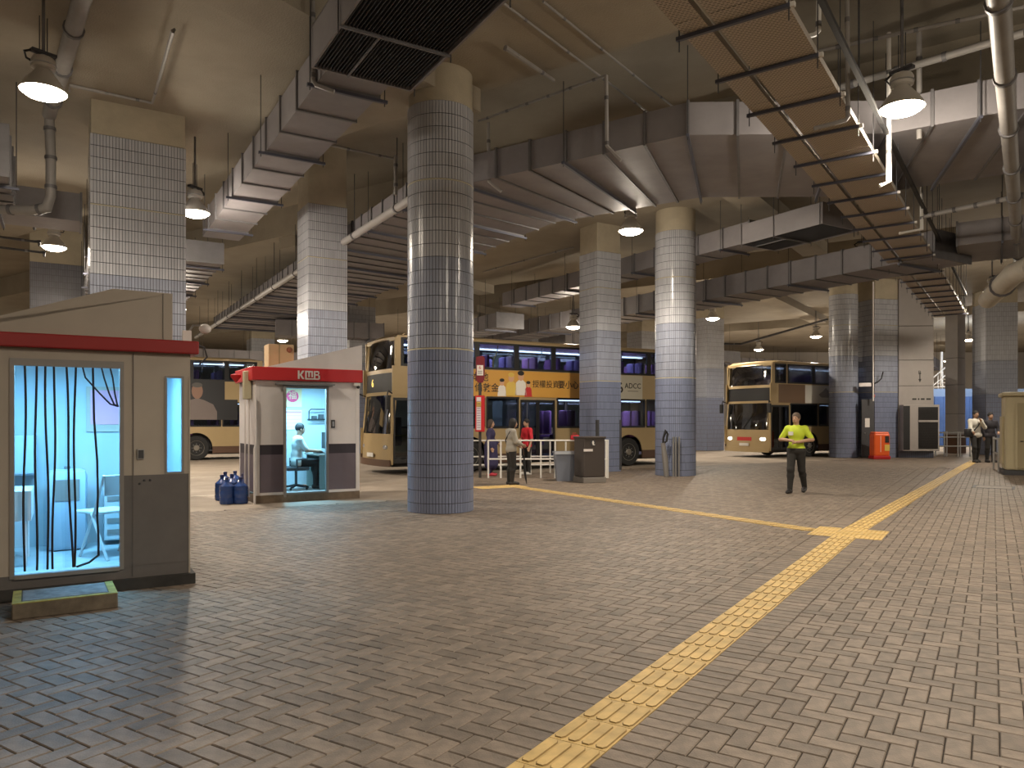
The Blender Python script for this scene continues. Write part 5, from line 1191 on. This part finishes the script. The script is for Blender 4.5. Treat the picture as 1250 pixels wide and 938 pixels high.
fg = MB().plate([(-.11, 2.70), (-.06, 2.62), (.08, 2.62), (.13, 2.75), (.13, 3.30), (.08, 3.36), (-.10, 3.33), (-.11, 3.2)], -.06, -.035).build('flag', M_MAR, bs); MB().box(-.085, .09, -.066, -.06, 2.82, 3.10).build('notice', M_WHITE, fg)
put('lettering', text_mesh('lettering', '6', .13, M_RED, .002), fg, (0, -.069, 3.03)); 
for k in range(3): MB().box(-.06, .06, -.069, -.066, 2.86+.035*k, 2.872+.035*k).build('text_line', M_DARK, fg)
tt = MB().bbox(-.13, .13, -.09, -.03, 1.27, 2.27, .012).build('timetable_case', mat('sign_red', (.50, .015, .02), .4), bs); MB().box(-.095, .03, -.096, -.09, 1.32, 2.22).build('timetable', mat('paper', (.62, .58, .60), .6), tt)
for k in range(12): MB().box(-.08, .015, -.099, -.096, 1.38+.065*k, 1.40+.065*k).build('text_line', mat('ink_purple', (.30, .2, .3), .6), tt)
MB().box(-.095, .03, -.099, -.096, 1.95, 2.10).build('yellow_block', mat('paper_yellow', (.55, .4, .12), .6), tt)
# litter bin and grey tub by the railing end
p = G(721, 590); lb = thing('litter_bin', 'dark brown litter bin with a pale base at the end of the railing', 'bin', (p.x, p.y+.28, 0), radians(24))
M_BIN = mat('bin_brown', (.060, .048, .042), .5)
MB().bbox(-.31, .31, -.26, .26, .14, 1.14, .03).build('body', M_BIN, lb); MB().bbox(-.33, .33, -.28, .28, 0, .14, .01).build('base', mat('bin_base', (.22, .20, .18), .6), lb)
MB().bbox(-.33, .33, -.28, .28, 1.12, 1.17, .012).build('lid', M_BIN, lb); MB().box(-.315, -.06, -.272, -.255, .80, .86).build('slot', M_KWM, lb)
MB().box(-.12, .02, -.268, -.26, .94, 1.08).build('label_plate', M_DARK, lb); MB().plate(oval(-.05, 1.02, .03, .05, 8), -.274, -.268).build('litter_symbol', M_WHITE, lb); MB().box(-.06, .0, -.274, -.268, .955, .975).build('litter_symbol', M_WHITE, lb)
p = G(690, 588); tbn = thing('waste_tub', 'grey-blue open plastic waste tub beside the brown litter bin', 'bin', (p.x, p.y+.25, 0), radians(5))
V = []; F = []
for z, hx, hy in ((0, .21, .17), (.72, .27, .23), (.72, .29, .25), (.77, .29, .25), (.77, .255, .215), (.05, .2, .16)): V += [(-hx, -hy, z), (hx, -hy, z), (hx, hy, z), (-hx, hy, z)]
for i in range(5):
    for j in range(4): F.append((i*4+j, i*4+(j+1) % 4, i*4+4+(j+1) % 4, i*4+4+j))
F += [(3, 2, 1, 0), (20, 21, 22, 23)]
M_TUB = mat('tub_grey', (.19, .21, .26), .5); MB().add(V, F).build('shell', M_TUB, tbn); MB().box(-.30, .30, -.26, -.25, .70, .78).build('rim', mat('rim_pale', (.4, .42, .46), .5), tbn)
p = PY(700, 514, 20.95); rb = thing('red_bag', 'small red bag resting on the railing behind the grey tub', 'bag', (p.x, 20.5, 1.05)); MB().bbox(-.12, .12, -.06, .06, 0, .13, .03).build('body', mat('bag_red', (.40, .01, .02), .6), rb, True); MB().tube([(-.06, 0, .12), (-.04, 0, .18), (.04, 0, .18), (.06, 0, .12)], .008, 6).build('handle', M_RED, rb, True)
# corner guards of the queue pillar
cg = G(729, 577)
gd = thing('corner_guard', 'dark steel corner guard on the edge of the queue pillar', 'guard', (cg.x, cg.y, 0), RA)
MB().box(-.012, .07, -.012, .0, .05, 1.6).box(-.012, .0, 0, .07, .05, 1.6).build('angle', M_DARK, gd); gd2 = thing('corner_guard', 'dark steel corner guard on the bus side edge of the queue pillar', 'guard', (cg.x+A2.x*.93, cg.y+A2.y*.93, 0), RA)
MB().box(-.07, .012, -.012, .0, .05, 1.6).box(0, .012, 0, .07, .05, 1.6).build('angle', M_DARK, gd2)
# poles and hose at the foot of the slim round column
def atcol(px, back=.0): 
    x = (px-CX)/FPX*20.95; return x
for k, px in enumerate((822, 825, 829)):
    o = tag(MB().tube([(X(px, 20.98), 20.98+.02*k, 0), (X(px, 21.0), 21.0, 1.12)], .028, 8).build('bollard_pole', M_STEEL, None, True), ['pale steel pole leaning on the slim round column, next to the wrapped hose', 'pale steel pole leaning on the slim round column, middle of three', 'pale steel pole leaning on the slim round column, farthest from the hose'][k], 'pole', 'steel poles at the slim round column')
hb = thing('folded_banner', 'grey wrapped banner bundle and dark hose leaning on the slim round column', 'bundle', (X(811, 20.9), 20.9, 0))
MB().tube([(.05, -.05, 0), (.02, .0, .5), (-.03, .05, .95)], [.07, .085, .06], 8).build('wrapped_cloth', mat('wrap_grey', (.16, .15, .14), .7), hb, True); MB().tube([(-.03, .04, .92), (-.02, .03, 1.1), (.05, .02, 1.3), (.10, .02, 1.2), (.06, .02, 1.0), (.0, .03, .95)], .03, 8).build('hose_loop', M_BLACK, hb, True)
# ---------- blue pillar group
g0 = PY(1029.5, 514, 32.3); round_column('round blue tiled column attached to the blue pillar group', g0.x, g0.y, .58)
p = PY(1068, 514, 31.7); box_column('square blue tiled pillar joined beside the round column, conduit running down it', p.x, p.y, 1.25, 1.3, radians(14), zmax=6.95)
p = PY(1097, 514, 31.9); sp = thing('service_pillar', 'smooth grey panelled pillar with a louvred cabinet at its foot', 'column', (p.x, p.y, 0), radians(-6))
M_SP = mat('service_panel', (.30, .275, .26), .55, noise=(1.5, .06)); M_SPJ = mat('panel_joint_dark', (.08, .075, .075), .7)
MB().box(0, 1.42, .02, 1.4, 0, .30).build('tiled_plinth', M_TBf, sp)
for z0, z1 in ((.3, 3.05), (3.07, 4.15), (4.17, 5.6), (5.62, 7.6)): MB().bbox(0, 1.42, 0, 1.4, z0, z1, .012).build('wall_panel', M_SP, sp)
MB().box(.02, 1.4, .02, 1.38, .3, 8.5).build('core', M_SPJ, sp)
put('lettering', text_mesh('lettering', 'B', .22, INK, .003), sp, (.85, -.005, 3.62)); put('lettering', text_mesh('lettering', 'MAX 4.40 M', .16, INK, .003), sp, (.95, -.005, 2.62)) if False else None
MB().plate([(.80, 3.35), (.86, 3.2), (.92, 3.35), (.88, 3.35), (.88, 3.62), (.84, 3.62), (.84, 3.35)], -.006, 0).build('arrow_mark', INK, sp)
for k, (a_, b_) in enumerate(((.55, .72), (.78, .84), (.9, 1.05), (1.12, 1.3))): MB().box(a_, b_, -.006, 0, 2.46, 2.53).build('stencil_mark', INK, sp)
ac = thing('air_conditioner', 'louvred air-conditioning cabinet in a pale frame at the foot of the grey pillar', 'cabinet', (p.x-.02, p.y-.42, .30), radians(-6))
MB().bbox(0, 1.45, 0, .40, 0, 1.95, .015).build('case', M_SP, ac); MB().box(.60, 1.38, -.012, 0, .10, 1.85).build('grille_recess', M_BLACK, ac); MB().box(.0, .26, -.012, 0, .05, 1.9).build('side_recess', M_BLACK, ac)
lv = MB().box(.62, 1.36, -.05, -.012, 0, .012).mesh('louver', mat('louver_brown', (.035, .026, .022), .6))
for k in range(24): put('louver', lv, ac, (0, 0, .14+.07*k))
MB().box(.60, 1.38, -.055, -.01, 1.22, 1.30).build('cross_rail', M_SP, ac)
p = PY(1052, 514, 31.55); dd = thing('door_panel', 'dark metal service door with a white notice on the blue pillar group', 'door', (p.x, p.y, 0), radians(4))
MB().bbox(0, .55, 0, .06, .05, 2.48, .01).build('leaf', M_DARK, dd); MB().box(.14, .34, -.006, 0, 1.3, 1.68).build('notice', M_WHITE, dd); MB().ball((.12, -.02, 1.05), .03, 8, 6).build('handle', M_STEEL, dd); MB().ball((.5, -.03, 2.62), (.06, .05, .08), 10, 7).build('alarm_bell', M_RED, dd, True)
p = PY(1049, 470, 31.5); wl = thing('wall_lamp', 'small wall lamp box with a curved cable on the blue pillar group', 'lamp', (p.x, p.y, p.z))
MB().bbox(0, .48, -.08, .06, -.08, .08, .02).build('box', M_KWM, wl); MB().tube([(.48, 0, .02), (.75, 0, .1), (.92, 0, .25), (1.0, .0, .55)], .025, 6).build('cable', M_BLACK, wl, True)
p = PY(1066, 514, 31.35); cd = thing('conduit', 'slim vertical conduit down the middle of the blue pillar group', 'pipe', (p.x, p.y, 2.4)); MB().tube([(0, 0, 0), (0, 0, 5.0)], .03, 6).build('pipe_run', M_KWM, cd)
p = G(1078, 561); ob = thing('orange_bin', 'bright orange recycling bin standing before the blue pillar group', 'bin', (p.x, p.y+.3, 0), radians(-8))
M_OB = mat('bin_orange', (.72, .10, .012), .4); MB().bbox(-.31, .31, -.30, .30, .12, 1.05, .06).build('body', M_OB, ob); MB().bbox(-.29, .29, -.28, .28, 1.0, 1.12, .05).build('lid', M_OB, ob); MB().bbox(-.33, .33, -.32, .32, 0, .14, .02).build('base', M_RED, ob)
MB().box(.12, .27, -.315, -.295, .68, .95).build('opening', M_BLACK, ob); MB().box(.10, .29, -.315, -.295, .35, .6).build('yellow_sticker', YL, ob); MB().tube([(-.05, -.30, .3), (-.05, -.30, .95)], .01, 6).build('seam', WH, ob)
# ---------- far right: banded pillar, railings, hoarding, stair
far_column('banded tiled pillar rising behind the two men', 1214, 35.0, 1.36, radians(-8))
p = PY(1178, 514, 36); t8 = thing('panelled_pillar', 'narrow pale panelled pillar behind the man in white', 'column', (p.x-.35, p.y, 0), radians(28))
for z0, z1 in ((.9, 1.9), (1.92, 3.3), (3.32, 4.6), (4.62, 7.6)): MB().bbox(0, .62, 0, .62, z0, z1, .01).build('wall_panel', M_SP, t8)
MB().box(-.02, .64, -.02, .64, 0, .9).build('skirting', M_BROWN, t8); MB().box(.02, .6, .02, .6, 0, 8.4).build('core', M_SPJ, t8)
railing('galvanised double railing behind the man in white', X(1139, 33), 33.0, X(1188, 33), 33.0, (0, .06, .28, .34, .62, .68, .92, 1), 1.1, M_STEEL, (1.05, .85, .45), .03)
railing('short steel barrier beside the cream guard booth', X(1213, 24.5), 24.5, X(1219, 23.0), 23.0, (0, 1), 1.05, M_STEEL, (1.0, .55), .03)
p = PY(1141, 514, 47); hd_ = thing('blue_hoarding', 'blue painted hoarding under the white staircase', 'hoarding', (p.x, p.y, 0))
M_HB = mat('hoarding_blue', (.06, .13, .36), .6, noise=(1, .2)); 
for k in range(5): MB().bbox(.55*k, .55*k+.54, 0, .08, 0, 3.1, .01).build('board', M_HB, hd_)
MB().box(-.6, 6.5, .3, .4, 0, 3.6).build('back_board', mat('hoarding_pale', (.2, .3, .5), .6), hd_)
stc = thing('staircase', 'white steel staircase above the blue hoarding', 'stairs', (p.x+.1, p.y+.6, 3.2))
for k in range(6): MB().box(.3*k, .3*k+.3, 0, .9, .26*k, .26*k+.05).build('tread', M_WHITE, stc); MB().tube([(.3*k+.15, 0, .26*k), (.3*k+.15, 0, .26*k+1.0)], .025, 6).build('baluster', M_WHITE, stc)
MB().tube([(0, 0, 1.0), (1.8, 0, 2.5)], .035, 6).build('handrail', M_WHITE, stc); MB().tube([(0, 0, .5), (1.8, 0, 2.0)], .03, 6).build('mid_rail', M_WHITE, stc); MB().tube([(.9, .4, -3.2), (.9, .4, 2.8)], .08, 8).build('post', M_WHITE, stc)
MB().box(-.05, 1.9, .05, .12, -.1, .1).build('stringer', M_WHITE, stc)
l = bpy.data.lights.new('stair_light', 'POINT'); l.energy = 260; l.color = (.75, .86, 1.0); l.shadow_soft_size = .2; o = bpy.data.objects.new('stair_light', l); COL.objects.link(o); o.location = (p.x+1.6, p.y-1.8, 5.6)
